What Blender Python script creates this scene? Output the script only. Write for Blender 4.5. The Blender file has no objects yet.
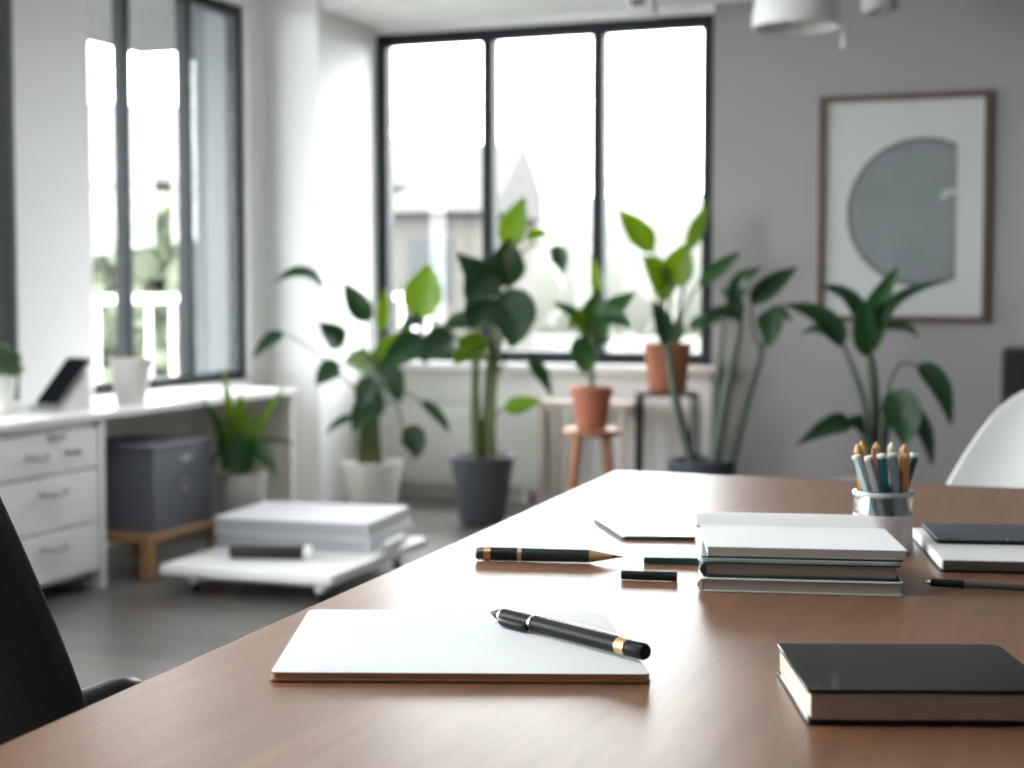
import bpy, bmesh, math, random
from mathutils import Vector, Matrix

C = bpy.context.scene.collection
SC = bpy.context.scene
R = math.radians
PI = math.pi

# ---------------------------------------------------------------- camera
cam_d = bpy.data.cameras.new('camera')
cam = bpy.data.objects.new('camera', cam_d)
C.objects.link(cam)
SC.camera = cam
cam_d.sensor_width = 36.0
cam_d.lens = 36.0 * 1550 / 1024
cam_d.clip_start = 0.05
cam_d.clip_end = 300
cam.location = (0, 0, 1.05)
cam.rotation_euler = (R(90) - math.atan(94 / 1550), 0, R(21))
cam_d.dof.use_dof = True
cam_d.dof.focus_distance = 1.38
cam_d.dof.aperture_fstop = 5.6

# ---------------------------------------------------------------- sky and exposure
world = bpy.data.worlds.new('overcast_sky')
SC.world = world
world.use_nodes = True
wn = world.node_tree
wn.nodes['Background'].inputs[0].default_value = (0.965, 0.975, 1.0, 1)
wn.nodes['Background'].inputs[1].default_value = 7.5
SC.view_settings.view_transform = 'Standard'
SC.view_settings.look = 'None'
SC.view_settings.gamma = 1
SC.view_settings.use_curve_mapping = False
SC.view_settings.exposure = 1.4
SC.cycles.use_denoising = True
SC.cycles.max_bounces = 12
SC.cycles.diffuse_bounces = 8
SC.cycles.transparent_max_bounces = 16
SC.cycles.caustics_reflective = False
SC.cycles.caustics_refractive = False


def portal(name, loc, rot, sx, sy):
    """marks a window opening for sky sampling; gives off no light of its own"""
    l = bpy.data.lights.new(name, 'AREA')
    l.shape = 'RECTANGLE'
    l.size, l.size_y = sx, sy
    l.cycles.is_portal = True
    o = bpy.data.objects.new(name, l)
    C.objects.link(o)
    o.location, o.rotation_euler = loc, rot


portal('window_daylight', (-2.62, 7.36, 1.52), (R(-90), 0, 0), 1.70, 1.64)
portal('window_daylight', (-3.98, 5.78, 1.5), (0, R(-90), 0), 1.75, 1.2)
portal('window_daylight', (-3.98, 2.0, 1.5), (0, R(-90), 0), 1.75, 5.0)  # opening of the added side window, out of view
portal('added_rooflight_sky', (-2.325, 4.1, 2.66), (0, 0, 0), 0.65, 0.6)
portal('added_rooflight_sky', (-1.45, 0.9, 2.66), (0, 0, 0), 0.9, 0.8)

# ---------------------------------------------------------------- materials
MATS = {}


def mat(name, col, rough=0.5, metal=0.0, var=0.06, scale=30.0, bump=0.0, spec=0.5, coat=0.0, translucent=0.0, tcol=None):
    """plain painted / plastic / fabric surface with a little procedural colour and bump variation"""
    if name in MATS:
        return MATS[name]
    m = bpy.data.materials.new(name)
    m.use_nodes = True
    nt = m.node_tree
    p = nt.nodes['Principled BSDF']
    p.inputs['Roughness'].default_value = rough
    p.inputs['Metallic'].default_value = metal
    p.inputs['Specular IOR Level'].default_value = spec
    p.inputs['Coat Weight'].default_value = coat
    p.inputs['Coat Roughness'].default_value = 0.08
    tc = nt.nodes.new('ShaderNodeTexCoord')
    no = nt.nodes.new('ShaderNodeTexNoise')
    no.inputs['Scale'].default_value = scale
    no.inputs['Detail'].default_value = 4
    nt.links.new(tc.outputs['Object'], no.inputs['Vector'])
    mx = nt.nodes.new('ShaderNodeMix')
    mx.data_type = 'RGBA'
    c = Vector(col)
    mx.inputs[6].default_value = (*(c * (1 - var)), 1)
    mx.inputs[7].default_value = (*[min(1, x) for x in c * (1 + var)], 1)
    nt.links.new(no.outputs['Fac'], mx.inputs[0])
    nt.links.new(mx.outputs[2], p.inputs['Base Color'])
    if bump:
        b = nt.nodes.new('ShaderNodeBump')
        b.inputs['Strength'].default_value = bump
        b.inputs['Distance'].default_value = 0.002
        nt.links.new(no.outputs['Fac'], b.inputs['Height'])
        nt.links.new(b.outputs['Normal'], p.inputs['Normal'])
    if translucent:
        tr = nt.nodes.new('ShaderNodeBsdfTranslucent')
        tr.inputs['Color'].default_value = (*(tcol or col), 1)
        ms = nt.nodes.new('ShaderNodeMixShader')
        ms.inputs[0].default_value = translucent
        nt.links.new(p.outputs[0], ms.inputs[1])
        nt.links.new(tr.outputs[0], ms.inputs[2])
        nt.links.new(ms.outputs[0], nt.nodes['Material Output'].inputs['Surface'])
    MATS[name] = m
    return m


def wood(name, a, b, rough=0.35, scale=(3, 40, 40), spec=0.5, coat=0.0, planks=False):
    m = bpy.data.materials.new(name)
    m.use_nodes = True
    nt = m.node_tree
    p = nt.nodes['Principled BSDF']
    p.inputs['Roughness'].default_value = rough
    p.inputs['Specular IOR Level'].default_value = spec
    p.inputs['Coat Weight'].default_value = coat
    tc = nt.nodes.new('ShaderNodeTexCoord')
    mp = nt.nodes.new('ShaderNodeMapping')
    mp.inputs['Scale'].default_value = scale
    nt.links.new(tc.outputs['Object'], mp.inputs['Vector'])
    no = nt.nodes.new('ShaderNodeTexNoise')
    no.inputs['Scale'].default_value = 1.0
    no.inputs['Detail'].default_value = 7
    no.inputs['Roughness'].default_value = 0.65
    no.inputs['Distortion'].default_value = 0.6
    nt.links.new(mp.outputs[0], no.inputs['Vector'])
    cr = nt.nodes.new('ShaderNodeValToRGB')
    cr.color_ramp.elements[0].position = 0.3
    cr.color_ramp.elements[0].color = (*a, 1)
    cr.color_ramp.elements[1].position = 0.7
    cr.color_ramp.elements[1].color = (*b, 1)
    nt.links.new(no.outputs['Fac'], cr.inputs[0])
    out = cr.outputs[0]
    if planks:
        br = nt.nodes.new('ShaderNodeTexBrick')
        br.inputs['Scale'].default_value = 1.0
        br.inputs['Brick Width'].default_value = 1.4
        br.inputs['Row Height'].default_value = 0.16
        br.inputs['Mortar Size'].default_value = 0.002
        br.inputs['Color1'].default_value = (1, 1, 1, 1)
        br.inputs['Color2'].default_value = (0.8, 0.8, 0.8, 1)
        br.inputs['Mortar'].default_value = (0.45, 0.45, 0.45, 1)
        nt.links.new(tc.outputs['Object'], br.inputs['Vector'])
        mu = nt.nodes.new('ShaderNodeMix')
        mu.data_type = 'RGBA'
        mu.blend_type = 'MULTIPLY'
        mu.inputs[0].default_value = 1
        nt.links.new(out, mu.inputs[6])
        nt.links.new(br.outputs['Color'], mu.inputs[7])
        out = mu.outputs[2]
    nt.links.new(out, p.inputs['Base Color'])
    bp = nt.nodes.new('ShaderNodeBump')
    bp.inputs['Strength'].default_value = 0.05
    bp.inputs['Distance'].default_value = 0.001
    nt.links.new(no.outputs['Fac'], bp.inputs['Height'])
    nt.links.new(bp.outputs['Normal'], p.inputs['Normal'])
    MATS[name] = m
    return m


def thin_glass(name, tint=(0.97, 0.99, 0.98), refl=0.03):
    m = bpy.data.materials.new(name)
    m.use_nodes = True
    nt = m.node_tree
    for n in list(nt.nodes):
        if n.type == 'BSDF_PRINCIPLED':
            nt.nodes.remove(n)
    t = nt.nodes.new('ShaderNodeBsdfTransparent')
    t.inputs[0].default_value = (*tint, 1)
    g = nt.nodes.new('ShaderNodeBsdfGlossy')
    g.inputs['Roughness'].default_value = 0.02
    lw = nt.nodes.new('ShaderNodeLayerWeight')
    lw.inputs['Blend'].default_value = 0.5
    pw_ = nt.nodes.new('ShaderNodeMath')
    pw_.operation = 'POWER'
    pw_.inputs[1].default_value = 4.0
    nt.links.new(lw.outputs['Facing'], pw_.inputs[0])
    ad = nt.nodes.new('ShaderNodeMath')
    ad.operation = 'MULTIPLY_ADD'
    ad.inputs[1].default_value = 0.7
    ad.inputs[2].default_value = refl
    nt.links.new(pw_.outputs[0], ad.inputs[0])
    ms = nt.nodes.new('ShaderNodeMixShader')
    nt.links.new(ad.outputs[0], ms.inputs[0])
    nt.links.new(t.outputs[0], ms.inputs[1])
    nt.links.new(g.outputs[0], ms.inputs[2])
    nt.links.new(ms.outputs[0], nt.nodes['Material Output'].inputs['Surface'])
    MATS[name] = m
    return m


def ruled(name, paper, ink, freq, rot=0.0, strength=0.35, rough=0.7):
    """paper with faint ruled lines"""
    m = mat(name, paper, rough, var=0.015, scale=20)
    nt = m.node_tree
    p = nt.nodes['Principled BSDF']
    src = p.inputs['Base Color'].links[0].from_socket
    tc = nt.nodes.new('ShaderNodeTexCoord')
    mp = nt.nodes.new('ShaderNodeMapping')
    mp.inputs['Rotation'].default_value = (0, 0, rot)
    nt.links.new(tc.outputs['Object'], mp.inputs['Vector'])
    w = nt.nodes.new('ShaderNodeTexWave')
    w.inputs['Scale'].default_value = freq
    w.inputs['Distortion'].default_value = 0.0
    nt.links.new(mp.outputs[0], w.inputs['Vector'])
    cr = nt.nodes.new('ShaderNodeMapRange')
    cr.inputs['From Min'].default_value = 0.9
    cr.inputs['From Max'].default_value = 1.0
    cr.inputs['To Max'].default_value = strength
    nt.links.new(w.outputs['Fac'], cr.inputs['Value'])
    mx = nt.nodes.new('ShaderNodeMix')
    mx.data_type = 'RGBA'
    mx.inputs[7].default_value = (*ink, 1)
    nt.links.new(cr.outputs[0], mx.inputs[0])
    nt.links.new(src, mx.inputs[6])
    nt.links.new(mx.outputs[2], p.inputs['Base Color'])
    return m


def page_edge(name, col):
    """closed page block: fine horizontal layering"""
    m = mat(name, col, 0.75, var=0.03)
    nt = m.node_tree
    p = nt.nodes['Principled BSDF']
    src = p.inputs['Base Color'].links[0].from_socket
    tc = nt.nodes.new('ShaderNodeTexCoord')
    mp = nt.nodes.new('ShaderNodeMapping')
    mp.inputs['Scale'].default_value = (2, 2, 1400)
    nt.links.new(tc.outputs['Object'], mp.inputs['Vector'])
    no = nt.nodes.new('ShaderNodeTexNoise')
    no.inputs['Scale'].default_value = 1
    nt.links.new(mp.outputs[0], no.inputs['Vector'])
    mx = nt.nodes.new('ShaderNodeMix')
    mx.data_type = 'RGBA'
    mx.blend_type = 'MULTIPLY'
    mx.inputs[0].default_value = 0.35
    nt.links.new(src, mx.inputs[6])
    nt.links.new(no.outputs['Fac'], mx.inputs[7])
    nt.links.new(mx.outputs[2], p.inputs['Base Color'])
    return m


WALL = mat('wall_paint', (0.79, 0.79, 0.79), 0.75, var=0.02, scale=6, bump=0.03)
GREYWALL = mat('grey_wall_paint', (0.20, 0.20, 0.21), 0.75, var=0.02, scale=6, bump=0.03)
SHADEWALL = mat('shaded_wall_paint', (0.325, 0.317, 0.312), 0.75, var=0.02, scale=6, bump=0.03)  # wall paint greyed for the light falling off right of the window
CEIL = mat('ceiling_paint', (0.86, 0.86, 0.85), 0.8, var=0.02, scale=6)
WHITE = mat('white_lacquer', (0.83, 0.83, 0.82), 0.4, var=0.02)
WHITE2 = mat('white_matte', (0.74, 0.74, 0.72), 0.6, var=0.03)
CREAM = mat('cream_panel', (0.80, 0.76, 0.68), 0.6, var=0.03)
DARKF = mat('dark_window_metal', (0.016, 0.021, 0.026), 0.5, var=0.05, spec=0.2)
FLOOR = wood('grey_floor', (0.14, 0.127, 0.119), (0.20, 0.184, 0.174), 0.28, (1.2, 14, 14), planks=True)
DESK = wood('walnut_desk', (0.165, 0.074, 0.037), (0.255, 0.120, 0.063), 0.34, (60, 5, 60), spec=0.8)
OAK = wood('oak', (0.36, 0.19, 0.095), (0.48, 0.27, 0.14), 0.45, (30, 4, 30))
REDWOOD = wood('stool_wood', (0.30, 0.12, 0.06), (0.40, 0.17, 0.085), 0.45, (40, 40, 4))
FRAMEW = wood('frame_wood', (0.085, 0.045, 0.028), (0.13, 0.07, 0.045), 0.45, (20, 20, 20))
PALEW = wood('pale_wood', (0.55, 0.47, 0.42), (0.64, 0.56, 0.50), 0.5, (4, 30, 30))
BLACKP = mat('black_plastic', (0.012, 0.013, 0.015), 0.42, var=0.1, spec=0.3)
BLACKF = mat('black_fabric', (0.026, 0.028, 0.031), 0.72, var=0.2, scale=400, bump=0.25)
BLACKM = mat('black_metal', (0.02, 0.02, 0.022), 0.4, metal=0.4)
STANDM = mat('stand_black', (0.03, 0.03, 0.032), 0.75, spec=0.1)
STEEL = mat('brushed_steel', (0.55, 0.55, 0.56), 0.3, metal=1.0)
HANDLE = mat('satin_grey_handle', (0.30, 0.30, 0.31), 0.5, metal=0.6)
CHROME = mat('chrome', (0.7, 0.7, 0.72), 0.15, metal=1.0)
GOLD = mat('gold', (0.75, 0.50, 0.24), 0.3, metal=1.0)
PGOLD = mat('pale_gold', (0.80, 0.74, 0.58), 0.28, metal=1.0)
GREYBOX = mat('grey_box_board', (0.135, 0.145, 0.175), 0.55, var=0.05)
PAGE = page_edge('page_block', (0.72, 0.70, 0.66))
PAGEC = page_edge('cream_page_block', (0.62, 0.56, 0.49))
PAPER = mat('white_paper', (0.82, 0.83, 0.84), 0.7, var=0.015, scale=15)
PAPERL = ruled('ruled_paper', (0.78, 0.80, 0.81), (0.50, 0.54, 0.58), 70, rot=R(19.5), strength=0.4)
TEAL = mat('dark_teal_cloth', (0.012, 0.045, 0.05), 0.45)
PALEB = mat('pale_blue_cover', (0.62, 0.74, 0.78), 0.35)
TAN = mat('tan_card', (0.34, 0.17, 0.095), 0.6)
GLOSSB = mat('gloss_black', (0.006, 0.007, 0.009), 0.04, var=0.02, spec=0.3)
SLATE = mat('slate_blue_cover', (0.045, 0.06, 0.08), 0.45, var=0.06)
TERRA = mat('terracotta', (0.40, 0.135, 0.07), 0.7, var=0.12, scale=15, bump=0.1)
POTGREY = mat('dark_grey_pot', (0.065, 0.072, 0.085), 0.55)
POTDARK = mat('blue_black_planter', (0.022, 0.035, 0.045), 0.5)
POTWHITE = mat('white_ceramic', (0.74, 0.73, 0.70), 0.4, var=0.03)
POTBEIGE = mat('beige_ceramic', (0.52, 0.49, 0.44), 0.5, var=0.05)
SOIL = mat('soil', (0.03, 0.02, 0.013), 0.95, var=0.4, scale=80, bump=0.8)
LEAF = mat('leaf_green', (0.028, 0.085, 0.026), 0.38, var=0.35, scale=12, translucent=0.30, tcol=(0.16, 0.36, 0.03))
LEAFD = mat('leaf_dark', (0.02, 0.06, 0.024), 0.36, var=0.35, scale=12, translucent=0.2, tcol=(0.10, 0.24, 0.03))
LEAFB = mat('leaf_backlit', (0.075, 0.15, 0.018), 0.4, var=0.3, scale=12, translucent=0.46, tcol=(0.38, 0.50, 0.02))  # brighter yellow-green carries the window light behind these leaves
STEM = mat('stem_green', (0.09, 0.12, 0.04), 0.55, var=0.3, scale=25)
STEMB = mat('stem_brown', (0.07, 0.06, 0.03), 0.6, var=0.3, scale=25)
STEMG = mat('stem_grey_green', (0.06, 0.085, 0.055), 0.6, var=0.25, scale=25)
GLASS = thin_glass('window_glass')
JARG = thin_glass('jar_glass', (0.96, 0.98, 0.98), 0.11)
RIMG = mat('frosted_glass_rim', (0.50, 0.55, 0.55), 0.2)

# ---------------------------------------------------------------- mesh helpers


def obj(name, bm, material, parent=None, loc=None, rot=None, bevel=0.0, seg=2, smooth=35, subsurf=0):
    me = bpy.data.meshes.new(name)
    bmesh.ops.recalc_face_normals(bm, faces=bm.faces)
    bm.to_mesh(me)
    bm.free()
    for p in me.polygons:
        p.use_smooth = True
    me.set_sharp_from_angle(angle=R(smooth))
    me.materials.append(material)
    o = bpy.data.objects.new(name, me)
    C.objects.link(o)
    if parent:
        o.parent = parent
    if loc:
        o.location = loc
    if rot:
        o.rotation_euler = rot
    if bevel:
        b = o.modifiers.new('bevel', 'BEVEL')
        b.width = bevel
        b.segments = seg
        b.limit_method = 'ANGLE'
        b.angle_limit = R(40)
    if subsurf:
        s = o.modifiers.new('subsurf', 'SUBSURF')
        s.levels = s.render_levels = subsurf
    return o


def tag(o, label, cat, group=None, kind=None):
    o['label'] = label
    o['category'] = cat
    if group:
        o['group'] = group
    if kind:
        o['kind'] = kind
    return o


def thing(name, label, cat, loc=(0, 0, 0), rotz=0.0, group=None):
    o = bpy.data.objects.new(name, None)
    C.objects.link(o)
    o.empty_display_size = 0.05
    o.location = loc
    o.rotation_euler = (0, 0, rotz)
    return tag(o, label, cat, group)


def struct(name, bm, m, parent=None, **k):
    o = obj(name, bm, m, parent, **k)
    if not parent:
        o['kind'] = 'structure'
    return o


def struct_root(name):
    o = bpy.data.objects.new(name, None)
    C.objects.link(o)
    o['kind'] = 'structure'
    return o


def dup(root, loc, rotz=None, label=None):
    r = root.copy()
    C.objects.link(r)
    r.location = loc
    if rotz is not None:
        r.rotation_euler = (0, 0, rotz)
    if label:
        r['label'] = label
    for ch in list(root.children):
        c = ch.copy()
        C.objects.link(c)
        c.parent = r
        for g in list(ch.children):
            d = g.copy()
            C.objects.link(d)
            d.parent = c
    return r


def NB():
    return bmesh.new()


def box(bm, x0, x1, y0, y1, z0, z1, mtx=None):
    r = bmesh.ops.create_cube(bm, size=1.0)
    for v in r['verts']:
        v.co = Vector(((x0 + x1) / 2 + v.co.x * (x1 - x0), (y0 + y1) / 2 + v.co.y * (y1 - y0), (z0 + z1) / 2 + v.co.z * (z1 - z0)))
        if mtx:
            v.co = mtx @ v.co
    return bm


def B(x0, x1, y0, y1, z0, z1, mtx=None):
    return box(NB(), x0, x1, y0, y1, z0, z1, mtx)


def lathe(bm, prof, n=40, cx=0, cy=0, axis='z', mtx=None):
    """profile [(radius, z)...]; closes at radius 0"""
    rings = []
    for r, z in prof:
        if r < 1e-6:
            rings.append([bm.verts.new((cx, cy, z))])
        else:
            rings.append([bm.verts.new((cx + r * math.cos(2 * PI * i / n), cy + r * math.sin(2 * PI * i / n), z)) for i in range(n)])
    for a, b in zip(rings, rings[1:]):
        if len(a) == 1 and len(b) == 1:
            continue
        for i in range(n):
            j = (i + 1) % n
            if len(a) == 1:
                bm.faces.new((a[0], b[i], b[j]))
            elif len(b) == 1:
                bm.faces.new((a[i], a[j], b[0]))
            else:
                bm.faces.new((a[i], a[j], b[j], b[i]))
    if mtx:
        for ring in rings:
            for v in ring:
                v.co = mtx @ v.co
    return bm


def L(prof, n=40, mtx=None):
    return lathe(NB(), prof, n, mtx=mtx)


def smooth_path(pts, k=5):
    """Catmull-Rom through points (x, y, z, r)"""
    if len(pts) < 3:
        return pts
    out = []
    P = [pts[0]] + list(pts) + [pts[-1]]
    for i in range(1, len(P) - 2):
        p0, p1, p2, p3 = P[i - 1], P[i], P[i + 1], P[i + 2]
        for s in range(k):
            t = s / k
            out.append(tuple(0.5 * (2 * b + (c - a) * t + (2 * a - 5 * b + 4 * c - d) * t * t + (3 * b - a - 3 * c + d) * t ** 3)
                             for a, b, c, d in zip(p0, p1, p2, p3)))
    out.append(pts[-1])
    return out


def tube(bm, pts, n=10, smooth=True):
    """capped tube through (x, y, z, r)"""
    if smooth:
        pts = smooth_path(pts)
    P = [Vector(p[:3]) for p in pts]
    ref = None
    prev = None
    for i, p in enumerate(P):
        t = (P[min(i + 1, len(P) - 1)] - P[max(i - 1, 0)]).normalized()
        if ref is None:
            ref = Vector((0, 0, 1)) if abs(t.z) < 0.9 else Vector((1, 0, 0))
        u = (ref - t * ref.dot(t)).normalized()
        ref = u
        w = t.cross(u)
        r = pts[i][3]
        ring = [bm.verts.new(p + (u * math.cos(2 * PI * k / n) + w * math.sin(2 * PI * k / n)) * r) for k in range(n)]
        if prev:
            for k in range(n):
                bm.faces.new((prev[k], prev[(k + 1) % n], ring[(k + 1) % n], ring[k]))
        else:
            bm.faces.new(ring[::-1])
        prev = ring
    bm.faces.new(prev)
    return bm


def round_poly(pts, r, n=6):
    """2D polygon with rounded corners; r one radius or one per corner"""
    out = []
    m = len(pts)
    rs = r if isinstance(r, (list, tuple)) else [r] * m
    for i in range(m):
        p = Vector(pts[i])
        a = (Vector(pts[i - 1]) - p)
        b = (Vector(pts[(i + 1) % m]) - p)
        rr = rs[i]
        if rr < 1e-6:
            out.append(tuple(p))
            continue
        p0 = p + a.normalized() * rr
        p1 = p + b.normalized() * rr
        for k in range(n + 1):
            t = k / n
            q = p0 * (1 - t) ** 2 + p * 2 * t * (1 - t) + p1 * t * t
            out.append(tuple(q))
    return out


def prism(bm, poly, z0, z1, top_inset=0.0):
    a = [bm.verts.new((x, y, z0)) for x, y in poly]
    b = [bm.verts.new((x, y, z1)) for x, y in poly]
    n = len(poly)
    bm.faces.new(a[::-1])
    bm.faces.new(b)
    for i in range(n):
        bm.faces.new((a[i], a[(i + 1) % n], b[(i + 1) % n], b[i]))
    return bm


def PR(poly, z0, z1):
    return prism(NB(), poly, z0, z1)


def rect(w, d):
    return [(-w / 2, -d / 2), (w / 2, -d / 2), (w / 2, d / 2), (-w / 2, d / 2)]


def leaf(bm, p0, pm, p1, w, rng, power=0.75, nl=12, thick=0.0008):
    """one leaf: spine through three points, pointed outline, shallow fold along the midrib, real thickness"""
    p0, pm, p1 = Vector(p0), Vector(pm), Vector(p1)
    ctrl = pm * 2 - (p0 + p1) * 0.5
    hint = Vector((rng.uniform(-0.35, 0.35), -1.0, rng.uniform(0.35, 0.8)))
    cols = (-1, -0.5, 0, 0.5, 1)
    top, bot = [], []
    for i in range(nl + 1):
        t = i / nl
        c = p0 * (1 - t) ** 2 + ctrl * 2 * t * (1 - t) + p1 * t * t
        d = ((ctrl - p0) * (1 - t) + (p1 - ctrl) * t)
        d = d.normalized() if d.length > 1e-6 else (p1 - p0).normalized()
        side = d.cross(hint)
        side = side.normalized() if side.length > 1e-5 else Vector((1, 0, 0))
        nrm = side.cross(d).normalized()
        prof = max(0.03, (math.sin(PI * min(1, t ** power)) ** 0.85)) if t < 1 else 0.02
        h = w * 0.5 * prof
        rt, rb = [], []
        for s in cols:
            q = c + side * s * h + nrm * (abs(s) * h * 0.32 + 0.02 * w * math.sin(t * 17 + s * 2) * abs(s))
            rt.append(bm.verts.new(q + nrm * thick))
            rb.append(bm.verts.new(q - nrm * thick))
        top.append(rt)
        bot.append(rb)
    k = len(cols)
    for i in range(nl):
        for j in range(k - 1):
            bm.faces.new((top[i][j], top[i][j + 1], top[i + 1][j + 1], top[i + 1][j]))
            bm.faces.new((bot[i][j], bot[i + 1][j], bot[i + 1][j + 1], bot[i][j + 1]))
        bm.faces.new((top[i][0], top[i + 1][0], bot[i + 1][0], bot[i][0]))
        bm.faces.new((top[i][k - 1], bot[i][k - 1], bot[i + 1][k - 1], top[i + 1][k - 1]))
    for e in (0, nl):
        for j in range(k - 1):
            bm.faces.new((top[e][j], bot[e][j], bot[e][j + 1], top[e][j + 1]))


# ---------------------------------------------------------------- the room
H = 2.5
XL, YB, XR, YF = -3.8, 7.2, 2.4, -3.0
struct('floor', B(XL - 0.2, XR + 0.2, YF - 0.2, YB + 0.2, -0.08, 0.0), FLOOR)
ADDED_LIGHTS = ((-1.9, -1.0, 0.5, 1.3), (-2.65, -2.0, 3.8, 4.4))   # unseen rooflights added to brighten desk and furniture: x0, x1, y0, y1
cb = NB()
xs = sorted({XL - 0.2, XR + 0.2, *[v for q in ADDED_LIGHTS for v in q[:2]]})
ys = sorted({YF - 0.2, YB + 0.2, *[v for q in ADDED_LIGHTS for v in q[2:]]})
for xa, xb in zip(xs, xs[1:]):
    for ya, yb in zip(ys, ys[1:]):
        if not any(q[0] <= xa and xb <= q[1] and q[2] <= ya and yb <= q[3] for q in ADDED_LIGHTS):
            box(cb, xa, xb, ya, yb, H, H + 0.1)
struct('ceiling', cb, CEIL)
wb = B(XL - 0.2, -3.51, YB, YB + 0.2, 0, H)
box(wb, -3.51, -1.75, YB, YB + 0.2, 0, 0.69)
box(wb, -3.51, -1.75, YB, YB + 0.2, 2.345, H)
struct('wall_back', wb, mat('lit_wall_paint', (0.88, 0.88, 0.875), 0.75, var=0.02, scale=6, bump=0.03))  # paint made lighter to carry the window light on this wall
struct('wall_back_right', B(-1.75, XR + 0.2, YB, YB + 0.2, 0, H), SHADEWALL)
wl = B(XL - 0.2, XL, YF, -0.5, 0, H)
box(wl, XL - 0.2, XL, 4.44, 5.21, 0, H)
box(wl, XL - 0.2, XL, 6.43, YB, 0, H)
for a, b in ((-0.5, 4.44), (5.21, 6.43)):
    box(wl, XL - 0.2, XL, a, b, 0, 0.625)
    box(wl, XL - 0.2, XL, a, b, 2.375, H)
struct('wall_left', wl, WALL)
struct('wall_right', B(XR, XR + 0.2, YF, YB, 0, H), GREYWALL)
struct('wall_front', B(XL - 0.2, XR + 0.2, YF - 0.2, YF, 0, H), GREYWALL)
struct('wall_corner_pier', B(XL, -3.52, 6.60, YB, 0, H), WALL)
# dropped soffit along the back wall
struct('ceiling_soffit', B(XL, XR, 6.63, YB, 2.385, H), CEIL)
struct('baseboard_back', B(-3.52, XR, YB - 0.015, YB, 0, 0.08), WHITE, bevel=0.003)


def window(name, axis, a0, a1, z0, z1, mull, plane, depth=0.08, fw=0.045, mw=0.025):
    """dark metal frame in an opening; axis 'x' runs along a back wall, 'y' along the left wall"""
    root = struct_root(name)

    def bb(bm, u0, u1, v0, v1, w0, w1):
        if axis == 'x':
            box(bm, u0, u1, v0, v1, w0, w1)
        else:
            box(bm, v0, v1, u0, u1, w0, w1)
    lo, hi = plane, plane + depth
    f = NB()
    bb(f, a0, a0 + fw, lo, hi, z0, z1)
    bb(f, a1 - fw, a1, lo, hi, z0, z1)
    bb(f, a0 + fw, a1 - fw, lo, hi, z1 - fw, z1)
    bb(f, a0 + fw, a1 - fw, lo, hi, z0, z0 + fw)
    obj('window_frame', f, DARKF, root, bevel=0.004)
    edges = [a0 + fw] + list(mull) + [a1 - fw]
    for m in mull:
        g = NB()
        bb(g, m - mw, m + mw, lo, hi, z0 + fw, z1 - fw)
        obj('mullion', g, DARKF, root, bevel=0.004)
    for p, q in zip(edges, edges[1:]):
        g = NB()
        bb(g, p + 0.01, q - 0.01, (lo + hi) / 2 - 0.003, (lo + hi) / 2 + 0.003, z0 + fw, z1 - fw)
        obj('window_pane', g, GLASS, root)
    return root


w1 = window('window_1', 'x', -3.51, -1.75, 0.69, 2.345, (-2.90, -2.325), YB + 0.01, fw=0.058, mw=0.03)
obj('window_sill', B(-3.50, -1.70, YB - 0.12, YB + 0.02, 0.655, 0.69), WHITE, w1, bevel=0.005)
w2 = window('window_2', 'y', 5.21, 6.43, 0.625, 2.375, (5.51, 5.98), XL - 0.09, 0.06, mw=0.022)
window('window_3', 'y', -0.5, 4.44, 0.625, 2.375, (0.7, 1.95, 3.2), XL - 0.11, 0.09)  # large window out of view, added to light the desk
for n_, (x0, x1, y0, y1) in enumerate(ADDED_LIGHTS):
    added_rooflight = struct_root('window_%d' % (4 + n_))  # rooflight out of view, added for more daylight below
    g = NB()
    for a, b, c, d in ((x0, x0 + 0.05, y0, y1), (x1 - 0.05, x1, y0, y1), (x0 + 0.05, x1 - 0.05, y0, y0 + 0.05), (x0 + 0.05, x1 - 0.05, y1 - 0.05, y1)):
        box(g, a, b, c, d, H + 0.02, H + 0.14)
    obj('window_frame', g, WHITE, added_rooflight)
    obj('window_pane', B(x0 + 0.05, x1 - 0.05, y0 + 0.05, y1 - 0.05, H + 0.08, H + 0.09), GLASS, added_rooflight)

obj('jamb_liner', B(-4.0, -3.8901, 6.385, 6.4295, 0.63, 2.37), mat('grey_aluminium', (0.07, 0.078, 0.085), 0.5), w2)

# dark floor-length curtain hanging beside the near window
cu = NB()
n = 26
prev = None
for i in range(n + 1):
    y = 4.22 + 0.46 * i / n
    x = XL + 0.05 + 0.022 * math.sin(i * 1.35)
    ring = [cu.verts.new(c) for c in ((x, y, 0.645), (x, y, 2.44), (x + 0.004, y, 2.44), (x + 0.004, y, 0.645))]
    if prev:
        for k in range(4):
            cu.faces.new((prev[k], prev[(k + 1) % 4], ring[(k + 1) % 4], ring[k]))
    else:
        cu.faces.new(ring)
    prev = ring
cu.faces.new(prev[::-1])
tag(obj('curtain', cu, mat('charcoal_curtain', (0.12, 0.128, 0.13), 0.85, var=0.1), smooth=80),
    'charcoal curtain hanging at the left edge beside the white wall pier', 'curtain')

# ---------------------------------------------------------------- outside the windows
tag(obj('lawn', B(-60, 40, 7.6, 70, -0.5, -0.4), mat('lawn_green', (0.042, 0.043, 0.035), 0.9, var=0.1, scale=2)), 'pale green lawn outside', 'lawn', kind='structure')
tag(obj('terrace', B(-60, -4.1, -10, 7.6, -0.5, -0.4), mat('terrace_paving', (0.22, 0.22, 0.21), 0.9)), 'pale paved terrace outside', 'terrace', kind='structure')


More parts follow.
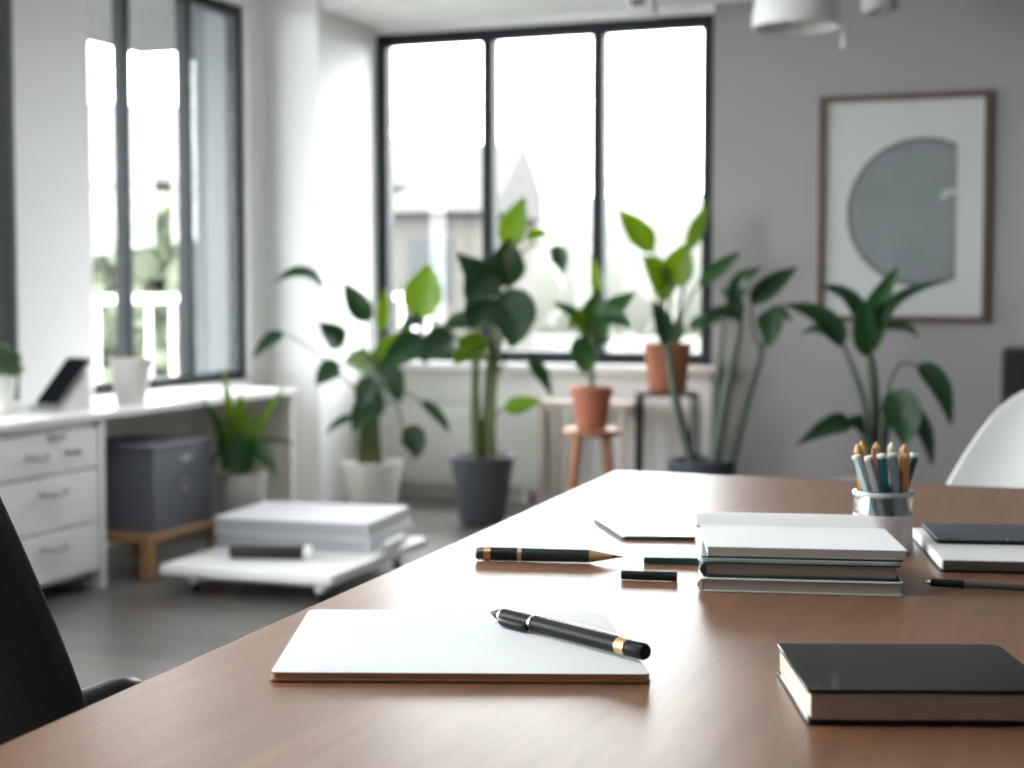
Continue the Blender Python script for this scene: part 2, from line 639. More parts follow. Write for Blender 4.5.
def house(name, label, loc, w, d, h, rz, mwall, mroof):
    t = thing(name, label, 'building', loc, R(rz))
    obj('wall', B(-w / 2, w / 2, -d / 2, d / 2, 0, h), mwall, t)
    rf = NB()
    ov = 0.4
    v = [rf.verts.new(c) for c in ((-w / 2 - ov, -d / 2 - ov, h), (w / 2 + ov, -d / 2 - ov, h), (w / 2 + ov, d / 2 + ov, h), (-w / 2 - ov, d / 2 + ov, h),
                                   (-w / 2 - ov, 0, h + d * 0.3), (w / 2 + ov, 0, h + d * 0.3))]
    for f in ((0, 1, 2, 3), (0, 4, 5, 1), (2, 5, 4, 3), (0, 3, 4), (1, 5, 2)):
        rf.faces.new([v[i] for i in f])
    obj('roof', rf, mroof, t)
    k = max(2, int(w / 2.6))
    for i in range(k):
        x = -w / 2 + (i + 0.5) * w / k
        obj('window', B(x - 0.5, x + 0.5, -d / 2 - 0.04, -d / 2 + 0.05, 1.2, 2.6), mat('house_window', (0.05, 0.055, 0.06), 0.6, spec=0.1), t)
    return t


HW = mat('house_render', (0.07, 0.065, 0.058), 0.9)
HW2 = mat('house_render_white', (0.068, 0.061, 0.055), 0.9)
HR = mat('house_roof', (0.036, 0.034, 0.033), 0.9)
house('house', 'beige house with low gabled roof beyond the wide back window', (-15.9, 35, -0.4), 4.6, 6, 3.2, 8, HW, HR)
house('house', 'pale building seen outside through the side window', (-15.6, 22.4, -0.4), 8, 5, 3.1, 35, HW2, HR)
hl = NB()
bmesh.ops.create_uvsphere(hl, u_segments=48, v_segments=24, radius=1.0)
for v in hl.verts:
    v.co = Vector((v.co.x * 60, v.co.y * 14, v.co.z * 5.3))
hh = struct('hill', hl, mat('hill_meadow', (0.040, 0.041, 0.033), 0.9, var=0.1, scale=0.3), loc=(-12, 62, -0.4))
tr = random.Random(3)


hd = thing('hedge', 'clipped pale green hedge beyond the terrace railing', 'hedge', (-9.5, 12.6, -0.4), R(35))
hb = NB()
for i in range(1500):
    p = Vector((tr.uniform(-1.7, 1.7), tr.uniform(-0.4, 0.4), tr.uniform(0.02, 2.25)))
    d = Vector((tr.uniform(-1, 1), tr.uniform(-1, 1), tr.uniform(-0.3, 1))).normalized() * 0.32
    leaf(hb, p, p + d * 0.5, p + d, 0.26, tr, nl=4, thick=0.004)
obj('foliage', hb, mat('hedge_leaf', (0.14, 0.165, 0.11), 0.7, var=0.1, translucent=0.3, tcol=(0.25, 0.27, 0.2)), hd)
# terrace railing and the slab of the balcony above
rl = thing('railing', 'white terrace railing seen outside through the side window', 'railing', (-6.2, 0, -0.4))
obj('rail', B(-0.03, 0.03, 4, 14, 1.36, 1.42), WHITE, rl)
obj('rail', B(-0.02, 0.02, 4, 14, 0.2, 0.24), WHITE, rl)
for i in range(34):
    obj('baluster', B(-0.012, 0.012, 4.1 + i * 0.295, 4.13 + i * 0.295, 0.24, 1.36), WHITE, rl)
struct('exterior_wall_fin', B(-4.46, -4.0, 6.95, 7.3, -0.4, 2.5), mat('fin_render', (0.048, 0.054, 0.058), 0.85))
ob = B(-5.6, -4.0, 3, 8.2, 2.50, 2.7)
struct('exterior_slab', ob, mat('slab_render', (0.10, 0.10, 0.10), 0.85))

# ---------------------------------------------------------------- furniture along the left wall
XF = -3.27
st = thing('worktop', 'long white worktop running under the side windows over the drawer unit', 'worktop', (0, 0, 0))
obj('top', B(XL + 0.001, XF, 3.2, 5.93, 0.60, 0.625), WHITE, st, bevel=0.003)
obj('end_panel', B(XL + 0.001, XF - 0.02, 5.90, 5.928, 0.001, 0.599), CREAM, st, bevel=0.003)
obj('wall_rail', B(XL + 0.001, XL + 0.02, 4.6, 5.89, 0.45, 0.599), WHITE2, st)


def drawer_unit(loc, label):
    """white three-drawer unit, front facing +x, local y along the wall"""
    t = thing('drawer_cabinet', label, 'cabinet', loc)
    w, d, h = 0.62, 0.50, 0.599
    c = B(-d, 0, w / 2 - 0.03, w / 2, 0, h)
    box(c, -d, 0, -w / 2, -w / 2 + 0.03, 0, h)
    e = w / 2 - 0.0301
    box(c, -d, -d + 0.02, -e, e, 0.081, h - 0.026)
    box(c, -d, -0.018, -e, e, h - 0.025, h)
    box(c, -d, -0.018, -e, e, 0.06, 0.08)
    obj('carcass', c, WHITE, t, bevel=0.002)
    rows = ((0.435, 0.572), (0.245, 0.427), (0.075, 0.237))
    for k, (z0, z1) in enumerate(rows):
        dr = obj('drawer', B(-0.45, -0.004, -w / 2 + 0.034, w / 2 - 0.034, z0, z1), WHITE, t, bevel=0.003)
        spots = [(-0.06, 0.10), (0.125, 0.05)] if k == 0 else [(0.02, 0.13)]
        for y, hw in spots:
            zc = z0 + (z1 - z0) * (0.48 if k == 0 else 0.70)
            hb_ = NB()
            tube(hb_, [(-0.006, y - hw / 2, zc, 0.006), (0.022, y - hw / 2 + 0.006, zc, 0.006), (0.026, y, zc - 0.004, 0.008), (0.022, y + hw / 2 - 0.006, zc, 0.006), (-0.006, y + hw / 2, zc, 0.006)], 8)
            obj('handle', hb_, HANDLE, dr)
        if k == 0:
            obj('label_holder', B(-0.005, 0.004, 0.0, 0.09, z1 - 0.022, z1 - 0.004), mat('grey_plate', (0.35, 0.35, 0.35), 0.4), dr, bevel=0.001)
    return t


drawer_unit((XF - 0.012, 4.245, 0), 'white three-drawer cabinet with steel handles under the worktop')

# grey storage box on its wooden bench
bn = thing('bench', 'low oak bench under the worktop carrying the grey box', 'bench', (-3.40, 4.96, 0))
obj('seat', B(-0.19, 0.20, -0.26, 0.235, 0.135, 0.165), OAK, bn, bevel=0.004)
for x, y in ((-0.165, -0.235), (0.175, -0.235), (-0.165, 0.21), (0.175, 0.21)):
    obj('leg', B(x - 0.022, x + 0.022, y - 0.022, y + 0.022, 0, 0.1349), OAK, bn, bevel=0.004)
gb = thing('storage_box', 'dark grey storage box with round finger hole on the oak bench', 'box', (-3.40, 4.96, 0.165))
obj('body', B(-0.19, 0.185, -0.21, 0.185, 0, 0.295), GREYBOX, gb, bevel=0.004)
obj('lid', B(-0.194, 0.189, -0.214, 0.189, 0.2955, 0.318), GREYBOX, gb, bevel=0.004)
mr = Matrix.Translation((0.184, -0.01, 0.165)) @ Matrix.Rotation(R(90), 4, 'Y')
ring = L([(0.026, 0), (0.026, 0.006), (0.020, 0.008), (0.017, 0.004), (0.017, 0)], 28, mr)
obj('finger_ring', ring, STEEL, gb)
obj('finger_hole', L([(0.0, 0.0014), (0.017, 0.0014), (0.017, 0.0002), (0, 0.0002)], 24, mr), BLACKP, gb)
obj('label_holder', B(0.184, 0.190, -0.03, 0.03, 0.245, 0.268), mat('pale_grey_plate', (0.4, 0.41, 0.43), 0.4), gb, bevel=0.001)

# white tapered pot, tablet on its stand, small topiary
wp = thing('plant_pot', 'empty white tapered pot on the worktop in front of the side window', 'pot', (-3.43, 4.93, 0.625))
obj('body', L([(0, 0.0), (0.052, 0), (0.056, 0.004), (0.078, 0.155), (0.083, 0.158), (0.083, 0.168), (0.076, 0.168), (0.07, 0.15), (0.05, 0.02), (0, 0.018)]), POTWHITE, wp)

tb = thing('tablet', 'black-screened tablet leaning back on the worktop beside the small topiary', 'tablet', (-3.505, 4.53, 0.625), R(-22))
lean = Matrix.Translation((0, 0.0, 0.012)) @ Matrix.Rotation(R(50), 4, 'X') @ Matrix.Translation((0, 0.108, 0))
obj('body', PR(round_poly(rect(0.155, 0.215), 0.012), 0, 0.009), HANDLE, tb).matrix_local = lean
scn = obj('screen', PR(round_poly(rect(0.143, 0.199), 0.006), 0.0091, 0.0102), mat('tablet_glass', (0.009, 0.010, 0.012), 0.6, spec=0.0), tb)
scn.matrix_local = lean
sd = NB()
tri = [(-0.0, 0.0), (0.13, 0.0), (0.13, 0.006), (0.118, 0.135), (0.112, 0.128), (0.01, 0.006)]
a = [sd.verts.new((-0.06, y, z)) for y, z in tri]
b = [sd.verts.new((0.076, y, z)) for y, z in tri]
sd.faces.new(a[::-1])
sd.faces.new(b)
for i in range(6):
    sd.faces.new((a[i], a[(i + 1) % 6], b[(i + 1) % 6], b[i]))
obj('stand', sd, WHITE, tb, bevel=0.002)
obj('ledge', B(-0.08, 0.08, -0.03, 0.012, 0.0, 0.011), STEEL, tb, bevel=0.003)

# ---------------------------------------------------------------- low table with big books
lt = thing('low_table', 'low white platform table on small castors on the grey floor', 'table', (-2.70, 4.885, 0), R(2))
obj('top', B(-0.325, 0.325, -0.40, 0.44, 0.078, 0.112), WHITE, lt, bevel=0.005)
obj('frame', B(-0.27, 0.27, -0.34, 0.38, 0.06, 0.078), WHITE2, lt)
for x in (-0.24, 0.24):
    for y in (-0.30, 0.34):
        cs = obj('castor', B(x - 0.018, x + 0.018, y - 0.02, y + 0.02, 0.035, 0.06), STEEL, lt, bevel=0.003)
        mw = Matrix.Translation((x, y, 0.022)) @ Matrix.Rotation(R(90), 4, 'Y')
        obj('wheel', L([(0, -0.01), (0.018, -0.01), (0.022, -0.006), (0.022, 0.006), (0.018, 0.01), (0, 0.01)], 24, mw), BLACKP, cs)


def book(name, label, loc, rz, w, d, h, cov, pages, ct=0.0025, over=0.003, spine='left', group=None, round_spine=True):
    """hardback lying flat: two boards, a spine and a page block"""
    t = thing(name, label, 'book', loc, rz, group)
    rr = min(0.006, w * 0.05)
    P = round_poly(rect(w, d), rr)
    obj('back_cover', PR(P, 0, ct), cov, t, bevel=min(0.001, ct * .3))
    obj('front_cover', PR(P, h - ct, h), cov, t, bevel=min(0.001, ct * .3))
    sgn = {'left': -1, 'right': 1, 'back': 0}[spine]
    if sgn:
        x0 = sgn * w / 2
        sp = NB()
        k = 8
        prev = None
        pts = [(x0 + sgn * (math.sin(PI * i / k) * (0.28 * h if round_spine else 0.001)), ct * 0.5 + (h - ct) * i / k) for i in range(k + 1)]
        inn = [(x0 - sgn * ct, z) for _, z in pts]
        for (xa, za), (xb, zb) in zip(pts, inn):
            r4 = [sp.verts.new((xa, -d / 2 + 0.001, za)), sp.verts.new((xa, d / 2 - 0.001, za)), sp.verts.new((xb, d / 2 - 0.001, zb)), sp.verts.new((xb, -d / 2 + 0.001, zb))]
            if prev:
                for i in range(4):
                    sp.faces.new((prev[i], prev[(i + 1) % 4], r4[(i + 1) % 4], r4[i]))
            else:
                sp.faces.new(r4)
            prev = r4
        sp.faces.new(prev[::-1])
        obj('spine', sp, cov, t)
        xa, xb = (-w / 2 + ct + 0.0003, w / 2 - over) if sgn < 0 else (-w / 2 + over, w / 2 - ct - 0.0003)
        ya, yb = -d / 2 + over, d / 2 - over
    else:
        obj('spine', B(-w / 2 + 0.001, w / 2 - 0.001, d / 2 - ct, d / 2, ct, h - ct), cov, t)
        xa, xb = -w / 2 + over, w / 2 - over
        ya, yb = -d / 2 + over, d / 2 - ct - 0.0003
    obj('pages', B(xa, xb, ya, yb, ct + 0.0002, h - ct - 0.0002), pages, t, bevel=0.0006)
    return t


GREYC = mat('grey_white_cover', (0.66, 0.67, 0.70), 0.45, var=0.02)
PAGEB = page_edge('grey_page_block', (0.40, 0.41, 0.44))
book('large_book', 'large white book lying at the bottom of the pair on the low table', (-2.745, 5.10, 0.1122), R(5), 0.60, 0.46, 0.056, GREYC, PAGEB, 0.004, 0.004, 'right', 'large white books on the low table', False)
book('large_book', 'large white book on top of the pair on the low table', (-2.75, 5.095, 0.1684), R(6), 0.595, 0.46, 0.056, GREYC, PAGEB, 0.004, 0.004, 'right', 'large white books on the low table', False)
tc_ = thing('document_tube', 'short black tube with white end cap lying before the large books', 'tube', (-2.71, 4.71, 0.1122 + 0.024), R(18))
mt = Matrix.Rotation(R(90), 4, 'Y')
obj('body', L([(0, -0.145), (0.018, -0.145), (0.021, -0.14), (0.0235, 0.10), (0.0235, 0.118), (0, 0.118)], 32, mt), BLACKP, tc_)
obj('end_cap', L([(0, 0.1182), (0.024, 0.1182), (0.024, 0.143), (0.021, 0.147), (0, 0.147)], 32, mt), WHITE, tc_)
pr_ = thing('paper_roll', 'small white roll of paper at the right edge of the low table', 'paper roll', (-2.40, 5.04, 0.1122 + 0.022), R(98))
sp = NB()
prev = None
for i in range(60):
    a = i * 0.42
    r = 0.010 + 0.012 * i / 60
    ring = [sp.verts.new((x, r * math.cos(a), r * math.sin(a))) for x in (-0.11, 0.11)] + [sp.verts.new((x, (r - 0.0008) * math.cos(a), (r - 0.0008) * math.sin(a))) for x in (0.11, -0.11)]
    if prev:
        for k in range(4):
            sp.faces.new((prev[k], prev[(k + 1) % 4], ring[(k + 1) % 4], ring[k]))
    prev = ring
obj('sheet', sp, PAPER, pr_)
obj('band', L([(0.0222, -0.01), (0.0228, -0.01), (0.0228, 0.01), (0.0222, 0.01), (0.0222, -0.01)], 32, mt), WHITE2, pr_)

# ---------------------------------------------------------------- back wall: radiator, side table, picture, cabinet, lamps
ra = thing('radiator', 'white ribbed panel radiator under the wide back window', 'radiator', (-3.02, 7.13, 0.07))
rb = NB()
box(rb, -0.44, 0.44, -0.025, 0.025, 0, 0.40)
obj('panel', rb, WHITE, ra, bevel=0.004)
rr_ = NB()
for i in range(22):
    x = -0.41 + i * 0.82 / 21
    box(rr_, x - 0.011, x + 0.011, -0.036, -0.0255, 0.015, 0.385)
obj('ribs', rr_, WHITE, ra, bevel=0.004)
obj('top_grille', B(-0.44, 0.44, -0.03, 0.03, 0.4005, 0.412), WHITE2, ra)
for x in (-0.36, 0.36):
    obj('foot', B(x - 0.015, x + 0.015, -0.02, 0.02, -0.07, -0.0005), WHITE2, ra)
stb = thing('side_table', 'narrow pale wooden side table against the back wall behind the stool', 'table', (-2.13, 6.98, 0))
obj('top', B(-0.40, 0.08, -0.13, 0.13, 0.50, 0.53), PALEW, stb, bevel=0.004)
for x in (-0.36, 0.04):
    for y in (-0.1, 0.1):
        obj('leg', B(x - 0.014, x + 0.014, y - 0.014, y + 0.014, 0, 0.4995), PALEW, stb, bevel=0.003)

pc = thing('picture', 'framed abstract print of a grey half disc on the back wall', 'picture', (-0.873, YB - 0.001, 1.417))
pw, ph = 0.755, 1.025
fr = NB()
box(fr, -pw / 2, -pw / 2 + 0.028, -0.03, 0, -ph / 2, ph / 2)
box(fr, pw / 2 - 0.028, pw / 2, -0.03, 0, -ph / 2, ph / 2)
box(fr, -pw / 2 + 0.028, pw / 2 - 0.028, -0.03, 0, ph / 2 - 0.028, ph / 2)
box(fr, -pw / 2 + 0.028, pw / 2 - 0.028, -0.03, 0, -ph / 2, -ph / 2 + 0.028)
obj('frame', fr, FRAMEW, pc, bevel=0.002)
obj('sheet', B(-pw / 2 + 0.026, pw / 2 - 0.026, -0.010, -0.003, -ph / 2 + 0.026, ph / 2 - 0.026), mat('print_paper', (0.52, 0.54, 0.535), 0.6, var=0.02), pc)
cxp, czp, rp, cut = 0.085, -0.018, 0.335, 0.235
a0 = math.acos((cut - cxp) / rp)
arc = [(cxp + rp * math.cos(a0 + (2 * PI - 2 * a0) * i / 60), czp + rp * math.sin(a0 + (2 * PI - 2 * a0) * i / 60)) for i in range(61)]


def flat(poly, y0, y1):
    bm = NB()
    a = [bm.verts.new((x, y0, z)) for x, z in poly]
    b = [bm.verts.new((x, y1, z)) for x, z in poly]
    bm.faces.new(a)
    bm.faces.new(b[::-1])
    for i in range(len(poly)):
        j = (i + 1) % len(poly)
        bm.faces.new((a[i], a[j], b[j], b[i]))
    return bm


dm = mat('print_grey', (0.20, 0.22, 0.228), 0.6, var=0.22, scale=5)
obj('half_disc', flat(arc, -0.0112, -0.0101), dm, pc)
rim = NB()
pv = None
for x, z in arc:
    k = (rp - 0.022) / rp
    q = [rim.verts.new((x, -0.0118, z)), rim.verts.new((cxp + (x - cxp) * k, -0.0118, czp + (z - czp) * k)),
         rim.verts.new((cxp + (x - cxp) * k, -0.0113, czp + (z - czp) * k)), rim.verts.new((x, -0.0113, z))]
    if pv:
        for i in range(4):
            rim.faces.new((pv[i], pv[(i + 1) % 4], q[(i + 1) % 4], q[i]))
    pv = q
obj('disc_rim', rim, mat('print_grey_dark', (0.13, 0.145, 0.155), 0.6, var=0.1, scale=8), pc)
sw = [(cut, 0.08), (0.19, 0.085), (0.165, 0.06), (0.17, 0.03), (0.20, 0.055), (cut, 0.06)]
obj('pale_stroke', flat(sw, -0.0118, -0.0113), mat('print_pale', (0.42, 0.45, 0.46), 0.6, var=0.1), pc)

bc = thing('cabinet', 'black cabinet against the back wall behind the white shell chair', 'cabinet', (0.02, 6.97, 0))
obj('body', B(-0.43, 0.45, -0.2, 0.2, 0.06, 0.80), BLACKP, bc, bevel=0.006)
for i in (0, 1):
    dr = obj('door', B(-0.42 + i * 0.435, 0.005 + i * 0.435, -0.218, -0.2005, 0.075, 0.79), BLACKP, bc, bevel=0.003)
    obj('handle', B(-0.03 + i * 0.06, -0.02 + i * 0.06, -0.235, -0.2185, 0.4, 0.52), BLACKM, dr, bevel=0.002)
for x in (-0.38, 0.40):
    obj('foot', B(x - 0.03, x + 0.03, -0.17, 0.17, 0, 0.0595), BLACKM, bc)

pl = thing('pendant_lamp', 'white dome pendant lamp hanging from the ceiling', 'lamp', (-1.06, 5.59, 1.985))
obj('shade', L([(0.155, 0), (0.153, 0.05), (0.143, 0.10), (0.12, 0.15), (0.08, 0.185), (0.03, 0.2), (0, 0.2), (0, 0.194), (0.03, 0.194), (0.077, 0.18), (0.115, 0.146), (0.137, 0.098), (0.147, 0.05), (0.149, 0.0), (0.155, 0)], 48), WHITE2, pl)
obj('socket', L([(0, 0.193), (0.03, 0.193), (0.028, 0.12), (0.02, 0.10), (0, 0.10)], 24), WHITE2, pl)
obj('bulb', L([(0.016, 0.099), (0.02, 0.085), (0.035, 0.06), (0.03, 0.03), (0.012, 0.016), (0, 0.014)], 24), mat('frosted_bulb', (0.75, 0.75, 0.73), 0.4), pl)
obj('cord', tube(NB(), [(0, 0, 0.2, 0.004), (0, 0, 0.35, 0.004), (0, 0, 0.499, 0.004)], 8), BLACKP, pl)
obj('ceiling_rose', L([(0, 0.514), (0.05, 0.514), (0.05, 0.50), (0.01, 0.485), (0, 0.485)], 32), WHITE2, pl)
pco = obj('pull_cord', tube(NB(), [(0.158, 0.02, 0.10, 0.0015), (0.163, 0.02, 0.02, 0.0015), (0.163, 0.02, -0.03, 0.0015)], 6), WHITE2, pl)
obj('pull_bob', L([(0, -0.03), (0.006, -0.032), (0.009, -0.07), (0.006, -0.078), (0, -0.08)], 16, Matrix.Translation((0.163, 0.02, 0))), WHITE2, pco)
spx = thing('ceiling_spotlight', 'grey cylinder spotlight on the ceiling beside the pendant lamp', 'lamp', (-0.885, 6.45, 2.17))
obj('housing', L([(0.05, 0.0), (0.062, -0.002), (0.072, 0.01), (0.072, 0.15), (0.06, 0.165), (0.02, 0.17), (0, 0.17), (0, 0.03), (0.05, 0.03), (0.05, 0.0)], 36), mat('spot_grey', (0.42, 0.42, 0.41), 0.5), spx)
obj('stem', tube(NB(), [(0, 0, 0.17, 0.01), (0, 0, 0.25, 0.01), (0, 0, 0.316, 0.01)], 10), STEEL, spx)
obj('base', L([(0, 0.33), (0.055, 0.33), (0.055, 0.314), (0, 0.314)], 32), WHITE2, spx)
ws = thing('motion_sensor', 'small white sensor box with dark lens under the soffit above the back window', 'sensor', (-2.02, 6.93, 2.385))
obj('housing', B(-0.06, 0.06, -0.05, 0.05, -0.062, -0.0005), WHITE, ws, bevel=0.008)
obj('lens', B(-0.04, 0.03, -0.054, -0.0502, -0.045, -0.010), mat('sensor_lens', (0.12, 0.12, 0.12), 0.3), ws, bevel=0.002)
obj('bracket', B(-0.072, 0.072, -0.06, 0.06, -0.083, -0.0625), WHITE2, ws, bevel=0.006)

